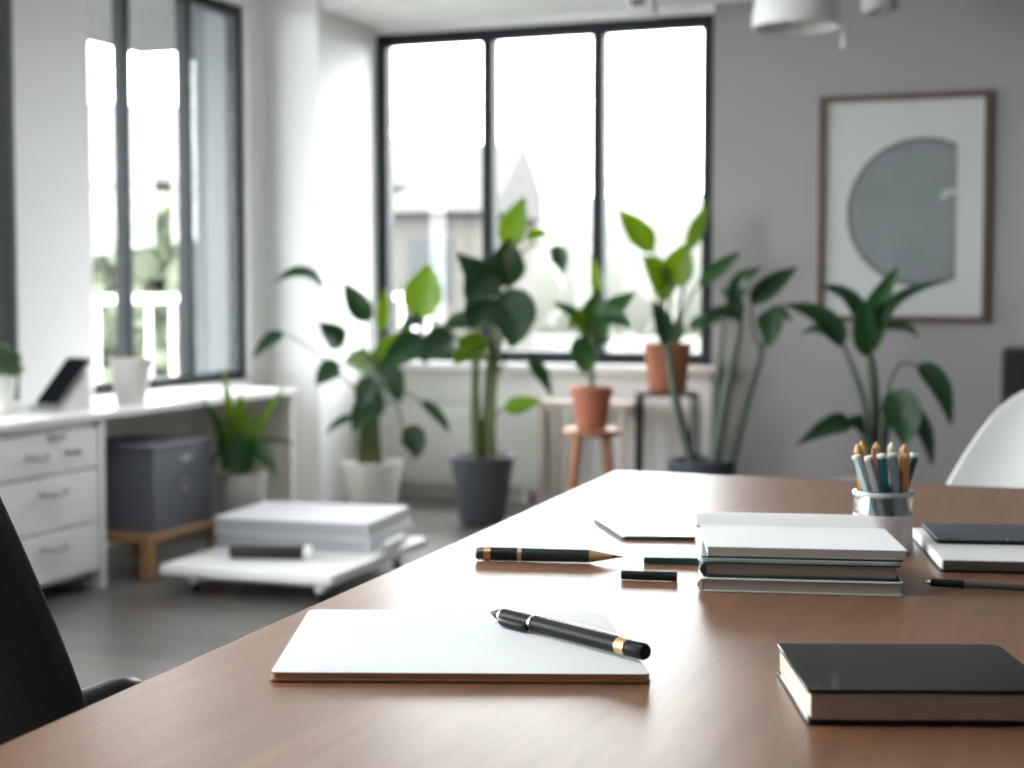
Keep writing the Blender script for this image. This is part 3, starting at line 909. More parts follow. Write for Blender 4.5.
# ---------------------------------------------------------------- plants
# each entry: leaves (root, middle, tip, width) and stems (x, y, z, radius), in metres about the foot of the plant
PLANT_SHAPES = {
 'spiky': ([
  (-0.015,-0.02,0.411,-0.033,-0.04,0.579,-0.051,-0.06,0.753,0.036),
  (-0.002,0,0.409,-0.007,0.01,0.535,0.001,0.02,0.646,0.059),
  (-0.019,-0.04,0.389,-0.066,-0.08,0.515,-0.13,-0.12,0.636,0.039),
  (0.01,0.02,0.423,0.084,0.035,0.533,0.171,0.05,0.676,0.039),
  (0.021,0,0.409,0.117,-0.05,0.461,0.238,-0.1,0.45,0.024),
  (-0.014,-0.05,0.382,-0.054,-0.105,0.42,-0.091,-0.16,0.371,0.039),
  (0.028,-0.04,0.405,0.101,-0.1,0.443,0.164,-0.16,0.317,0.047),
  (0.001,-0.05,0.319,-0.02,-0.075,0.444,-0.058,-0.1,0.529,0.067),
  (0.004,-0.04,0.318,0.031,-0.03,0.459,0.07,-0.02,0.546,0.067),
  (0.003,-0.08,0.319,0.006,-0.09,0.426,-0.003,-0.1,0.513,0.079),
  (0.0,-0.02,0.323,-0.064,0.03,0.393,-0.108,0.08,0.457,0.047),
  (0.005,0,0.321,0.037,0.05,0.403,0.085,0.1,0.463,0.051),
  (-0.016,0.05,0.315,-0.001,0.065,0.45,0.026,0.08,0.602,0.043),
  (-0.016,0.05,0.315,-0.052,0.075,0.417,-0.115,0.1,0.544,0.043),
  (0.015,-0.06,0.344,0.082,-0.13,0.407,0.14,-0.2,0.36,0.043),
  (-0.008,-0.06,0.344,-0.036,-0.12,0.382,-0.041,-0.18,0.311,0.039),
 ],[
 ]),
 'leafy': ([
  (-0.215,-0.1,1.059,-0.31,-0.15,1.129,-0.428,-0.2,1.082,0.052),
  (-0.008,-0.02,0.899,-0.061,-0.05,0.994,-0.119,-0.08,1.083,0.085),
  (0.042,0.05,0.85,0.052,0.05,0.955,0.062,0.05,1.064,0.047),
  (-0.133,-0.05,0.787,-0.176,-0.085,0.839,-0.237,-0.12,0.901,0.09),
  (-0.399,-0.1,0.849,-0.461,-0.15,0.813,-0.528,-0.2,0.737,0.052),
  (-0.138,-0.1,0.695,-0.191,-0.125,0.668,-0.244,-0.15,0.604,0.081),
  (0.017,0,0.709,-0.053,-0.06,0.707,-0.117,-0.12,0.724,0.104),
  (0.012,-0.05,0.692,0.09,-0.085,0.628,0.144,-0.12,0.523,0.109),
  (0.025,0.02,0.689,0.09,0.05,0.764,0.188,0.08,0.868,0.1),
  (0.019,-0.08,0.524,-0.029,-0.12,0.471,-0.073,-0.16,0.39,0.09),
  (-0.06,-0.1,0.455,-0.129,-0.15,0.441,-0.198,-0.2,0.384,0.033),
  (0.156,-0.1,0.403,0.209,-0.12,0.344,0.214,-0.14,0.262,0.09),
  (0.23,0,0.523,0.307,-0.025,0.463,0.375,-0.05,0.37,0.043),
  (0.026,-0.1,0.638,-0.019,-0.125,0.574,-0.036,-0.15,0.492,0.076),
  (0.006,0.02,0.622,0.047,-0.02,0.548,0.04,-0.06,0.447,0.066),
 ],[
  [(-0.009,0,0.227,0.0332),(-0.013,0,0.385,0.0285),(0.008,0,0.661,0.0142),(0.008,0,0.709,0.0095)],
  [(-0.038,0,0.227,0.0285),(-0.049,-0.02,0.339,0.0237),(-0.028,-0.04,0.483,0.0142),(0.019,-0.08,0.524,0.0095)],
  [(0.023,0.02,0.225,0.0237),(0.015,0.01,0.432,0.019),(0.025,0.02,0.689,0.0095),(0.042,0.05,0.85,0.0057)],
  [(0.008,0,0.709,0.0076),(-0.081,-0.05,0.862,0.0062),(-0.215,-0.1,1.059,0.0047)],
  [(0.008,0,0.695,0.0066),(-0.006,0,0.813,0.0057),(-0.008,-0.02,0.899,0.0047)],
  [(-0.002,0,0.661,0.0066),(-0.07,-0.03,0.739,0.0057),(-0.133,-0.05,0.787,0.0047)],
  [(-0.02,-0.02,0.529,0.0071),(-0.255,-0.06,0.759,0.0052),(-0.399,-0.1,0.849,0.0043)],
  [(-0.002,0,0.647,0.0062),(-0.081,-0.06,0.693,0.0047),(-0.138,-0.1,0.695,0.0043)],
  [(0.016,0,0.528,0.0066),(0.116,-0.06,0.513,0.0057),(0.156,-0.1,0.403,0.0047)],
  [(0.016,0,0.538,0.0062),(0.131,0,0.576,0.0047),(0.23,0,0.523,0.0038)],
  [(-0.02,-0.02,0.411,0.0057),(-0.06,-0.1,0.455,0.0047)],
 ]),
 'tall': ([
  (-0.288,0.1,0.914,-0.261,0.12,1.041,-0.248,0.14,1.173,0.139),
  (0.116,0,1.228,0.147,0.01,1.344,0.192,0.02,1.468,0.094),
  (0.197,0.03,1.273,0.25,0.04,1.3,0.3,0.05,1.296,0.04),
  (0.299,0.02,1.228,0.348,0.01,1.193,0.361,0,1.117,0.063),
  (0.072,-0.06,1.076,0.002,-0.08,1.107,-0.112,-0.1,1.217,0.116),
  (0.068,-0.1,1.111,-0.006,-0.15,1.067,-0.061,-0.2,0.985,0.134),
  (0.116,0,1.059,0.112,0.0,1.175,0.134,0,1.281,0.121),
  (0.064,-0.1,1.015,0.134,-0.16,0.928,0.13,-0.22,0.795,0.17),
  (0.072,-0.02,1.014,0.161,-0.035,1.015,0.236,-0.05,0.992,0.063),
  (-0.113,-0.1,0.83,-0.185,-0.15,0.805,-0.253,-0.2,0.729,0.121),
  (-0.253,0.05,0.812,-0.347,0.035,0.781,-0.459,0.02,0.678,0.103),
  (0.032,-0.05,0.793,-0.051,-0.1,0.786,-0.12,-0.15,0.718,0.107),
  (0.098,-0.05,0.521,0.178,-0.065,0.54,0.267,-0.08,0.564,0.063),
  (0.201,0.02,0.745,0.259,0.01,0.679,0.313,0,0.571,0.054),
  (-0.011,0.1,0.869,-0.093,0.11,0.905,-0.193,0.12,0.859,0.08),
  (0.046,-0.08,1.006,-0.015,-0.13,0.954,-0.032,-0.18,0.867,0.098),
  (-0.26,0.1,0.905,-0.319,0.09,0.905,-0.373,0.08,0.851,0.054),
 ],[
  [(-0.019,0,0.297,0.0268),(-0.032,0,0.558,0.0224),(-0.018,0,0.827,0.0179),(0.032,-0.02,1.006,0.0112),(0.068,-0.05,1.103,0.0089)],
  [(0.012,0.02,0.295,0.0268),(0.026,0.02,0.556,0.0224),(0.045,0.0,0.827,0.0179),(0.071,0,1.014,0.0134),(0.116,0,1.228,0.0089)],
  [(0.044,-0.02,0.299,0.0224),(0.044,-0.02,0.47,0.0179),(0.067,0,0.737,0.0134),(0.116,0,1.05,0.0112),(0.134,0,1.272,0.0067)],
  [(-0.018,0,0.804,0.0089),(-0.07,-0.05,0.837,0.0072),(-0.113,-0.1,0.83,0.0063)],
  [(-0.027,0,0.684,0.0072),(-0.123,0.05,0.825,0.0063),(-0.253,0.05,0.812,0.0054)],
  [(-0.018,0,0.737,0.0072),(-0.138,0.1,0.869,0.0063),(-0.288,0.1,0.914,0.0054)],
  [(0.026,0,0.693,0.0072),(0.036,-0.03,0.748,0.0063),(0.032,-0.05,0.793,0.0054)],
  [(0.035,0,0.423,0.0072),(0.063,-0.04,0.494,0.0058),(0.098,-0.05,0.521,0.0054)],
  [(0.053,0,0.648,0.0067),(0.134,0.02,0.759,0.0054),(0.201,0.02,0.745,0.0045)],
  [(0.116,0,1.175,0.0063),(0.152,0.02,1.246,0.0054),(0.197,0.03,1.273,0.0045)],
  [(0.116,0,1.157,0.0063),(0.232,0.02,1.255,0.0054),(0.299,0.02,1.228,0.0045)],
 ]),
 'stoolplant': ([
  (0.026,0,0.479,0.109,0.01,0.531,0.187,0.02,0.591,0.065),
  (0.018,-0.06,0.497,0.094,-0.09,0.485,0.168,-0.12,0.431,0.061),
  (0.024,0.04,0.548,0.024,0.05,0.643,-0.006,0.06,0.756,0.043),
  (-0.01,-0.04,0.446,-0.092,-0.05,0.502,-0.174,-0.06,0.549,0.048),
  (0.001,-0.08,0.361,-0.039,-0.12,0.324,-0.033,-0.16,0.237,0.104),
  (0.009,0,0.376,0.009,0.01,0.479,0.035,0.02,0.609,0.112),
  (-0.011,-0.06,0.429,-0.064,-0.09,0.464,-0.099,-0.12,0.431,0.061),
  (0.015,-0.05,0.429,0.048,-0.075,0.387,0.081,-0.1,0.396,0.052),
 ],[
  [(0.001,0,0.172,0.013),(0.001,0,0.298,0.0112),(0.009,0,0.427,0.0086),(0.023,0.02,0.557,0.0052)],
  [(-0.0,-0.02,0.277,0.0086),(0.001,-0.08,0.361,0.0069)],
  [(0.005,0,0.363,0.0065),(-0.01,-0.04,0.446,0.0043)],
  [(0.005,0,0.363,0.0065),(0.026,0,0.479,0.0043)],
 ]),
 'standplant': ([
  (-0.069,0,0.631,-0.145,0.01,0.721,-0.221,0.02,0.824,0.099),
  (-0.016,-0.02,0.46,-0.063,-0.035,0.541,-0.122,-0.05,0.612,0.108),
  (0.01,-0.03,0.469,0.044,-0.045,0.572,0.086,-0.06,0.674,0.108),
  (0.1,0.02,0.64,0.137,0.035,0.74,0.192,0.05,0.862,0.059),
  (0.132,-0.02,0.478,0.228,-0.04,0.558,0.318,-0.06,0.634,0.054),
  (0.003,0.02,0.22,-0.028,0.03,0.288,-0.073,0.04,0.365,0.041),
  (0.028,0.04,0.211,0.047,0.05,0.278,0.066,0.06,0.356,0.05),
  (0.094,-0.05,0.281,0.158,-0.075,0.322,0.24,-0.1,0.318,0.05),
  (0.004,0.04,0.415,-0.014,0.045,0.496,0.004,0.05,0.587,0.081),
 ],[
  [(-0.008,0,0.212,0.0108),(-0.018,0,0.37,0.009),(-0.016,-0.02,0.46,0.0072)],
  [(0.006,0,0.212,0.0099),(0.009,0,0.347,0.0081),(0.01,-0.03,0.469,0.0068)],
  [(-0.006,0.02,0.211,0.0081),(-0.034,0.02,0.415,0.0068),(-0.069,0,0.631,0.0054)],
  [(0.021,0.02,0.211,0.0081),(0.065,0.02,0.437,0.0068),(0.1,0.02,0.64,0.0054)],
  [(0.024,0,0.212,0.0081),(0.07,-0.02,0.37,0.0063),(0.132,-0.02,0.478,0.005)],
  [(0.017,-0.02,0.213,0.0068),(0.051,-0.04,0.263,0.0054),(0.094,-0.05,0.281,0.0045)],
 ]),
 'planterplant': ([
  (0.127,-0.02,0.993,0.148,-0.04,1.082,0.229,-0.06,1.138,0.057),
  (0.195,0,0.993,0.278,0.015,1.066,0.39,0.03,1.144,0.069),
  (0.267,-0.03,0.969,0.266,-0.065,0.906,0.257,-0.1,0.818,0.081),
  (0.149,-0.04,0.929,0.068,-0.07,0.958,-0.02,-0.1,0.91,0.049),
  (-0.15,-0.05,0.816,-0.173,-0.075,0.922,-0.224,-0.1,1.01,0.057),
  (0.159,0.03,0.928,0.127,0.04,1.009,0.075,0.05,1.058,0.045),
  (0.264,0.02,0.944,0.318,0.03,0.96,0.369,0.04,0.919,0.037),
 ],[
  [(0.054,0,0.349,0.0224),(0.1,0,0.643,0.0203),(0.151,0,0.912,0.0122),(0.13,0,0.993,0.0065)],
  [(0.122,0.02,0.347,0.0203),(0.189,0.02,0.622,0.0183),(0.243,0.01,0.806,0.0122),(0.264,0,0.945,0.0073),(0.272,0,0.977,0.0057)],
  [(-0.046,-0.05,0.354,0.0224),(-0.105,-0.06,0.566,0.0203),(-0.146,-0.05,0.808,0.0142),(-0.15,-0.05,0.837,0.0081)],
  [(0.235,0.01,0.798,0.0073),(0.2,0,0.908,0.0061),(0.195,0,0.993,0.0049)],
  [(0.046,0.03,0.312,0.0163),(0.06,0.03,0.6,0.0142),(0.083,0.03,0.846,0.0081),(0.107,0.04,1.009,0.0053),(0.099,0.04,1.042,0.0041)],
 ]),
 'strap': ([
  (-0.012,0,0.823,0.015,0.015,0.972,0.098,0.03,1.135,0.078),
  (-0.023,-0.05,0.815,-0.045,-0.065,0.928,-0.033,-0.08,1.022,0.071),
  (-0.019,0,0.884,-0.076,0.01,1.018,-0.195,0.02,1.061,0.05),
  (0.016,0,0.919,0.105,0.025,1.022,0.275,0.05,1.079,0.035),
  (-0.107,-0.03,0.856,-0.188,-0.04,0.955,-0.331,-0.05,0.997,0.06),
  (0.026,0,0.919,0.112,-0.025,0.92,0.152,-0.05,0.878,0.028),
  (0.147,-0.05,0.783,0.222,-0.075,0.71,0.259,-0.1,0.572,0.064),
  (0.041,-0.1,0.698,0.081,-0.14,0.607,0.076,-0.18,0.506,0.099),
  (0.114,-0.02,0.647,0.178,-0.04,0.552,0.206,-0.06,0.43,0.053),
  (-0.083,-0.05,0.578,-0.164,-0.085,0.571,-0.289,-0.12,0.507,0.057),
  (-0.009,-0.02,0.54,-0.062,-0.05,0.582,-0.11,-0.08,0.563,0.046),
  (-0.014,-0.04,0.874,0.031,-0.05,0.973,0.133,-0.06,1.043,0.046),
  (-0.096,0.02,0.844,-0.156,0.03,0.908,-0.246,0.04,0.893,0.039),
 ],[
  [(0.023,0,0.373,0.0213),(0.017,0,0.588,0.0195),(0.003,0,0.766,0.0177),(-0.012,0,0.837,0.0106)],
  [(0.002,-0.03,0.377,0.016),(-0.03,-0.03,0.644,0.0142),(-0.089,-0.03,0.814,0.0085),(-0.107,-0.03,0.856,0.0053)],
  [(0.036,-0.02,0.376,0.0142),(0.048,-0.03,0.662,0.0071),(0.087,-0.05,0.786,0.0057),(0.147,-0.05,0.783,0.0043)],
  [(0.023,-0.06,0.416,0.0106),(0.029,-0.08,0.648,0.0071),(0.041,-0.1,0.698,0.0053)],
  [(0.044,0,0.409,0.0106),(0.076,0,0.642,0.0064),(0.114,-0.02,0.647,0.0046)],
  [(-0.002,-0.03,0.413,0.0089),(-0.038,-0.04,0.538,0.0057),(-0.083,-0.05,0.578,0.0043)],
  [(0.006,-0.02,0.483,0.0071),(-0.009,-0.02,0.54,0.005)],
  [(0.01,0,0.837,0.0106),(0.016,0,0.919,0.0057)],
 ]),
}


def pot(t, r0, r1, h, m, rim=0.0, rimh=0.02, soil=0.85, zb=0.0):
    """tapered pot with rim and a bed of soil"""
    prof = [(0, zb), (r0 * 0.92, zb), (r0, zb + 0.005), (r1, zb + h - rimh)]
    if rim:
        prof += [(r1 + rim, zb + h - rimh), (r1 + rim, zb + h)]
    else:
        prof += [(r1, zb + h)]
    ri = r1 - 0.010
    prof += [(ri, zb + h), (ri - 0.003, zb + h * 0.8), (r0 * 0.7, zb + 0.02), (0, zb + 0.02)]
    obj('pot', L(prof, 48), m, t, bevel=0.0015)
    zs = zb + h * soil
    rs = r0 + (r1 - r0) * soil - 0.013
    obj('soil', L([(0, zs - 0.02), (rs, zs - 0.02), (rs, zs), (rs * 0.6, zs + 0.004), (0, zs + 0.006)], 36), SOIL, t)


def plant(key, name, label, loc, leafm, stemm, seed, wide=1.35, group=None, power=0.75):
    t = thing(name, label, 'plant', loc, R(21), group)
    lv, st = PLANT_SHAPES[key]
    rng = random.Random(seed)
    ms = leafm if isinstance(leafm, (list, tuple)) else [leafm]
    bms = [NB() for _ in ms]
    for i, q in enumerate(lv):
        k = 0 if len(ms) == 1 else (1 if i in leafm[2] else 0) if len(ms) == 3 else 0
        leaf(bms[k], q[0:3], q[3:6], q[6:9], q[9] * wide, rng, power)
    if len(ms) == 3:
        obj('foliage', bms[0], ms[0], t)
        obj('lit_foliage', bms[1], ms[1], t)  # same foliage, light on these leaves put into a brighter green
    else:
        obj('foliage', bms[0], ms[0], t)
    for s in st:
        obj('stem', tube(NB(), s, 8), stemm, t)
    return t


p = plant('spiky', 'spiky_plant', 'spiky strap-leaved plant in a beige pot beside the grey storage box', (-3.182, 5.301, 0), (LEAF, LEAFB, {0, 1, 3, 7, 8, 12}), STEM, 1, wide=1.2, power=0.6)
pot(p, 0.075, 0.098, 0.33, POTBEIGE, soil=0.92)
p = plant('leafy', 'leafy_plant', 'spreading dark-leaved plant in a white pot under the left end of the back window', (-3.245, 6.60, 0), (LEAFD, LEAFB, {2, 6, 8}), STEM, 2)
pot(p, 0.112, 0.142, 0.24, POTWHITE, soil=0.9)
p = plant('tall', 'rubber_plant', 'tallest broad-leaved plant in a dark grey pot on the floor by the window', (-2.609, 6.422, 0), (LEAFD, LEAFB, {0, 1, 2, 11, 12}), STEM, 3)
pot(p, 0.100, 0.142, 0.31, POTGREY, rim=0.004, soil=0.95)
p = plant('stoolplant', 'potted_plant', 'small green plant in a terracotta pot on the reddish wooden stool', (-2.079, 6.379, 0.45), (LEAF, LEAFB, {2, 6}), STEM, 4)
pot(p, 0.066, 0.086, 0.185, TERRA, rim=0.006, rimh=0.035, soil=0.93)
p = plant('standplant', 'potted_plant', 'bright green plant in a terracotta pot on the black metal stand', (-1.852, 6.787, 0.59), (LEAF, LEAFB, {0, 1, 2, 3, 8}), STEM, 5)
pot(p, 0.084, 0.102, 0.222, TERRA, rim=0.006, rimh=0.04, soil=0.93)
p = plant('planterplant', 'tall_potted_plant', 'long-stemmed plant in a blue-black planter right of the black metal stand', (-1.534, 6.159, 0), LEAFD, STEMG, 6)
pot(p, 0.115, 0.138, 0.36, POTDARK, soil=0.93)
p = plant('strap', 'arching_plant', 'arching strap-leaved plant in front of the framed print', (-0.78, 5.592, 0), (LEAFD, LEAF, {0, 1}), STEMG, 7, power=0.65)
pot(p, 0.13, 0.16, 0.36, POTWHITE, soil=0.93)

tp = thing('topiary', 'small round green topiary in a white pot on the worktop beside the curtain', 'plant', (-3.50, 4.245, 0.625))
pot(tp, 0.055, 0.072, 0.135, POTWHITE, soil=0.93)
fo = NB()
rg = random.Random(11)
for i in range(420):
    a, e = rg.uniform(0, 2 * PI), math.asin(rg.uniform(-0.35, 1))
    d = Vector((math.cos(a) * math.cos(e), math.sin(a) * math.cos(e), math.sin(e)))
    q = Vector((0, 0, 0.165)) + Vector((d.x, d.y, d.z * 0.85)) * 0.082 * rg.uniform(0.75, 1)
    k = (d + Vector((rg.uniform(-1, 1), rg.uniform(-1, 1), rg.uniform(-0.3, 1))) * 0.7).normalized() * 0.022
    leaf(fo, q, q + k * 0.5, q + k, 0.011, rg, nl=3, thick=0.0004)
obj('foliage', fo, LEAF, tp)
obj('stem', tube(NB(), [(0, 0, 0.11, 0.006), (0, 0, 0.15, 0.006), (0, 0, 0.19, 0.004)], 8), STEMB, tp)

# stool and metal stand under the terracotta pots
so = thing('stool', 'reddish wooden stool with splayed legs under the lower terracotta pot', 'stool', (-2.079, 6.379, 0), R(21))
obj('seat', L([(0, 0.42), (0.115, 0.42), (0.125, 0.428), (0.125, 0.442), (0.118, 0.4498), (0, 0.4498)], 40), REDWOOD, so)
for a in (-45, 45, 135, 225):
    ca, sa = math.cos(R(a)), math.sin(R(a))
    obj('leg', tube(NB(), [(0.085 * ca, 0.085 * sa, 0.4195, 0.021), (0.115 * ca, 0.115 * sa, 0.21, 0.018), (0.145 * ca, 0.145 * sa, 0.012, 0.013)], 12), REDWOOD, so)
    obj('foot', L([(0, 0), (0.013, 0), (0.014, 0.008), (0.0, 0.012)], 14, Matrix.Translation((0.145 * ca, 0.145 * sa, 0))), BLACKP, so)
ms_ = thing('plant_stand', 'black metal plant stand with slim legs below the bright green plant', 'stand', (-1.852, 6.787, 0), R(21))
obj('top', B(-0.135, 0.135, -0.125, 0.125, 0.575, 0.5898), STANDM, ms_, bevel=0.003)
for x in (-0.125, 0.125):
    for y in (-0.115, 0.115):
        obj('leg', B(x - 0.009, x + 0.009, y - 0.009, y + 0.009, 0, 0.5745), STANDM, ms_, bevel=0.002)
g = NB()
for y in (-0.115, 0.115):
    box(g, -0.1155, 0.1155, y - 0.006, y + 0.006, 0.12, 0.132)
for x in (-0.125, 0.125):
    box(g, x - 0.006, x + 0.006, -0.1055, 0.1055, 0.12, 0.132)
obj('stretcher', g, STANDM, ms_)

# ---------------------------------------------------------------- the desk
DZ = 0.75
dk = thing('desk', 'large walnut desk with a satin top filling the front of the room', 'desk', (0, 0, 0))
poly = round_poly([(-0.655, 0.35), (1.25, 0.35), (1.25, 2.462), (-0.762, 2.464)], [0.008, 0.01, 0.02, 0.02])
obj('desktop', PR(poly, DZ - 0.032, DZ), DESK, dk, bevel=0.004, seg=3)
for x, y in ((-0.58, 0.45), (1.15, 0.45), (1.15, 2.36), (-0.66, 2.36)):
    obj('leg', B(x - 0.03, x + 0.03, y - 0.03, y + 0.03, 0, DZ - 0.0325), BLACKM, dk, bevel=0.003)
g = NB()
box(g, -0.55, 1.12, 0.43, 0.47, 0.66, 0.717)
box(g, -0.63, 1.12, 2.34, 2.38, 0.66, 0.717)
obj('frame', g, BLACKM, dk)

# open notepad with its pen
c4 = [(-0.593, 1.026), (-0.318, 1.125), (-0.423, 1.334), (-0.678, 1.246)]
npad = thing('notepad', 'open cream notepad with tan base lying under the black pen', 'notepad', (-0.49, 1.165, DZ))
loc4 = [(x + 0.49, y - 1.165) for x, y in c4]
big = round_poly(loc4, [0.006, 0.006, 0.022, 0.01])
obj('base_cover', PR(big, 0.0003, 0.0032), TAN, npad, bevel=0.0008)
sm = round_poly([(x * 0.994, y * 0.994) for x, y in loc4], [0.006, 0.006, 0.022, 0.01])
obj('page_stack', PR(sm, 0.0033, 0.0078), mat('tan_page_edge', (0.47, 0.27, 0.17), 0.7), npad)
ps = NB()
# top sheet, very slightly swelling towards the middle
N = len(sm)
cv = ps.verts.new((0, 0, 0.0096))
rings = []
for f in (1.0, 0.85, 0.6, 0.3):
    rings.append([ps.verts.new((x * f, y * f, 0.0080 + 0.0016 * (1 - f) ** 0.5)) for x, y in sm])
bt = [ps.verts.new((x, y, 0.0079)) for x, y in sm]
for ra_, rb_ in zip([bt] + rings, rings):
    for i in range(N):
        ps.faces.new((ra_[i], ra_[(i + 1) % N], rb_[(i + 1) % N], rb_[i]))
for i in range(N):
    ps.faces.new((rings[-1][i], rings[-1][(i + 1) % N], cv))
ps.faces.new(bt[::-1])
obj('top_sheet', ps, PAPERL, npad)


def lying(name, label, cat, p, q, z):
    """a stick-like thing lying from p to q; local x runs from p (0) to q"""
    d = Vector((q[0] - p[0], q[1] - p[1]))
    return thing(name, label, cat, (p[0], p[1], z), math.atan2(d.y, d.x)), d.length


MX = Matrix.Rotation(R(90), 4, 'Y')


def seg(t, name, prof, m, n=28, z=0.0, y=0.0):
    return obj(name, L([(r, x) for r, x in ((b, a) for a, b in prof)], n, Matrix.Translation((0, y, z)) @ MX), m, t)


PENB = mat('pen_black', (0.010, 0.011, 0.014), 0.4, var=0.1, spec=0.15)
pen, ln = lying('pen', 'chunky black pen with gold rings resting on the open notepad', 'pen', (-0.501, 1.252), (-0.331, 1.156), DZ + 0.0095 + 0.0075)
k = ln
r0 = 0.0066
seg(pen, 'tip', [(0, 0), (0.001, 0.0007), (0.008, 0.0035), (0.0165, 0.0058), (0.0165, 0)], mat('pen_tip_black', (0.014, 0.016, 0.02), 0.6, spec=0.15))
seg(pen, 'ring', [(0.0166, 0), (0.0166, 0.0063), (0.019, 0.0066), (0.019, 0)], PGOLD)
seg(pen, 'front_barrel', [(0.0191, 0), (0.0191, r0), (0.0575, r0 + 0.0003), (0.0575, 0)], PENB)
seg(pen, 'ring', [(0.0576, 0), (0.0576, r0 + 0.0006), (0.0605, r0 + 0.0006), (0.0605, 0)], PGOLD)
seg(pen, 'barrel', [(0.0606, 0), (0.0606, r0), (k - 0.031, r0), (k - 0.031, 0)], PENB)
seg(pen, 'ring', [(k - 0.0309, 0), (k - 0.0309, r0 + 0.0004), (k - 0.0205, r0 + 0.0004), (k - 0.0205, 0)], GOLD)
seg(pen, 'end_cap', [(k - 0.0204, 0), (k - 0.0204, 0.0064), (k - 0.003, 0.0068), (k - 0.0008, 0.0058), (k, 0.004), (k, 0)], PENB)
gp = NB()
tube(gp, [(0.021, -0.005, -0.002, 0.0022), (0.026, -0.0063, -0.0026, 0.0042), (0.045, -0.0063, -0.0026, 0.0045), (0.056, -0.0060, -0.0026, 0.0040), (0.0585, -0.0055, -0.002, 0.002)], 14)
obj('grip', gp, PENB, pen)
obj('clip', tube(NB(), [(0.060, 0.004, 0.0068, 0.0012), (0.075, 0.004, 0.0080, 0.0013), (0.100, 0.0042, 0.0078, 0.0013), (k - 0.032, 0.004, 0.0068, 0.0012)], 8), CHROME, pen)

pcl, ln = lying('pencil', 'thick dark green pencil with a sharpened wooden point on the bright desk', 'pencil', (-0.650, 1.580), (-0.488, 1.617), DZ + 0.0079)
r0 = 0.0077
DG = mat('dark_green_lacquer', (0.018, 0.032, 0.032), 0.3)
seg(pcl, 'end_cap', [(0, 0), (0.0, 0.005), (0.002, 0.0068), (0.010, r0), (0.010, 0)], DG)
seg(pcl, 'ring', [(0.0101, 0), (0.0101, r0 + 0.0002), (0.0175, r0 + 0.0002), (0.0175, 0)], GOLD)
seg(pcl, 'barrel', [(0.0176, 0), (0.0176, r0), (0.0475, r0), (0.0475, 0)], BLACKP)
seg(pcl, 'ring', [(0.0476, 0), (0.0476, r0 + 0.0002), (0.052, r0 + 0.0002), (0.052, 0)], PGOLD)
seg(pcl, 'shaft', [(0.0521, 0), (0.0521, r0), (ln * 0.765, r0 - 0.0002), (ln * 0.765, 0)], DG)
seg(pcl, 'wood_cone', [(ln * 0.765 + .0001, 0), (ln * 0.765 + .0001, r0 - 0.0003), (ln * 0.915, 0.0026), (ln * 0.915, 0)], mat('pencil_wood', (0.55, 0.36, 0.19), 0.6))
seg(pcl, 'lead', [(ln * 0.915 + .0001, 0), (ln * 0.915 + .0001, 0.0026), (ln * 0.99, 0.0006), (ln, 0)], mat('graphite', (0.03, 0.03, 0.032), 0.4))

# short black stick and green ruler strip between the pencil and the book stack
et, ln = lying('stick', 'short black capped stick lying between the green pencil and the book stack', 'stick', (-0.465, 1.527), (-0.408, 1.538), DZ + 0.0052)
seg(et, 'body', [(0, 0), (0, 0.0044), (0.0008, 0.005), (ln - 0.004, 0.005), (ln - 0.004, 0)], BLACKP)
seg(et, 'collar', [(ln - 0.0039, 0), (ln - 0.0039, 0.0052), (ln - 0.0005, 0.0052), (ln, 0.0046), (ln, 0)], BLACKM)
rl_ = thing('ruler', 'narrow dark green ruler poking out from the left side of the book stack', 'ruler', (-0.425, 1.642, DZ), R(13))
obj('blade', B(-0.047, 0.030, -0.008, 0.008, 0.0003, 0.0075), mat('ruler_green', (0.012, 0.05, 0.042), 0.35), rl_, bevel=0.001)
obj('edge_strip', B(-0.047, 0.030, -0.007, 0.007, 0.0076, 0.0080), mat('ruler_grey', (0.10, 0.16, 0.15), 0.35), rl_)
cd = thing('notebook', 'thin white notebook with dark green edge left of the book stack', 'notebook', (-0.51, 1.90, DZ))
q4 = [(-0.539, 1.775), (-0.455, 1.800), (-0.53, 1.985), (-0.618, 1.905)]
q4 = [(x + 0.51, y - 1.90) for x, y in q4]
qq = round_poly(q4, 0.003)
obj('back_cover', PR(qq, 0.0003, 0.0028), mat('notebook_green', (0.012, 0.045, 0.04), 0.4), cd)
obj('pages', PR(round_poly([(x * 0.97, y * 0.97) for x, y in q4], 0.003), 0.0029, 0.0042), PAGE, cd)
obj('front_cover', PR(qq, 0.0043, 0.0055), mat('notebook_white', (0.8, 0.82, 0.82), 0.25), cd)

# stack of books
ROT = R(12.5)
SX, SY = -0.294, 1.595
WC = mat('white_cover', (0.74, 0.75, 0.75), 0.4, var=0.02)
PG1 = page_edge('book_pages', (0.50, 0.47, 0.43))
PG2 = page_edge('book_pages_grey', (0.60, 0.58, 0.55))
z = DZ + 0.0003
book('book', 'white book at the bottom of the desk book stack', (SX + 0.001, SY - 0.005, z), R(12.8), 0.197, 0.150, 0.0135, WC, PG2, 0.0014, 0.002, 'left')
z += 0.0138
book('book', 'dark teal book in the middle of the desk book stack', (SX, SY - 0.002, z), R(13.3), 0.192, 0.148, 0.0155, TEAL, PG1, 0.0016, 0.004, 'left')
z += 0.0158
pb = thing('folder', 'pale blue thin folder lying just below the topmost book of the stack', 'folder', (SX - 0.002, SY - 0.001, z), R(12.5))
pf = round_poly(rect(0.199, 0.15), 0.008)
obj('back_flap', PR(pf, 0, 0.001), PALEB, pb)
obj('sheets', PR(rect(0.19, 0.143), 0.0011, 0.0019), PAPER, pb)
obj('front_flap', PR(pf, 0.002, 0.003), PALEB, pb)
z += 0.0033
ob_ = thing('open_notebook', 'open white notebook topmost on the desk book stack with its back leaf raised', 'notebook', (SX, SY, z), R(13))
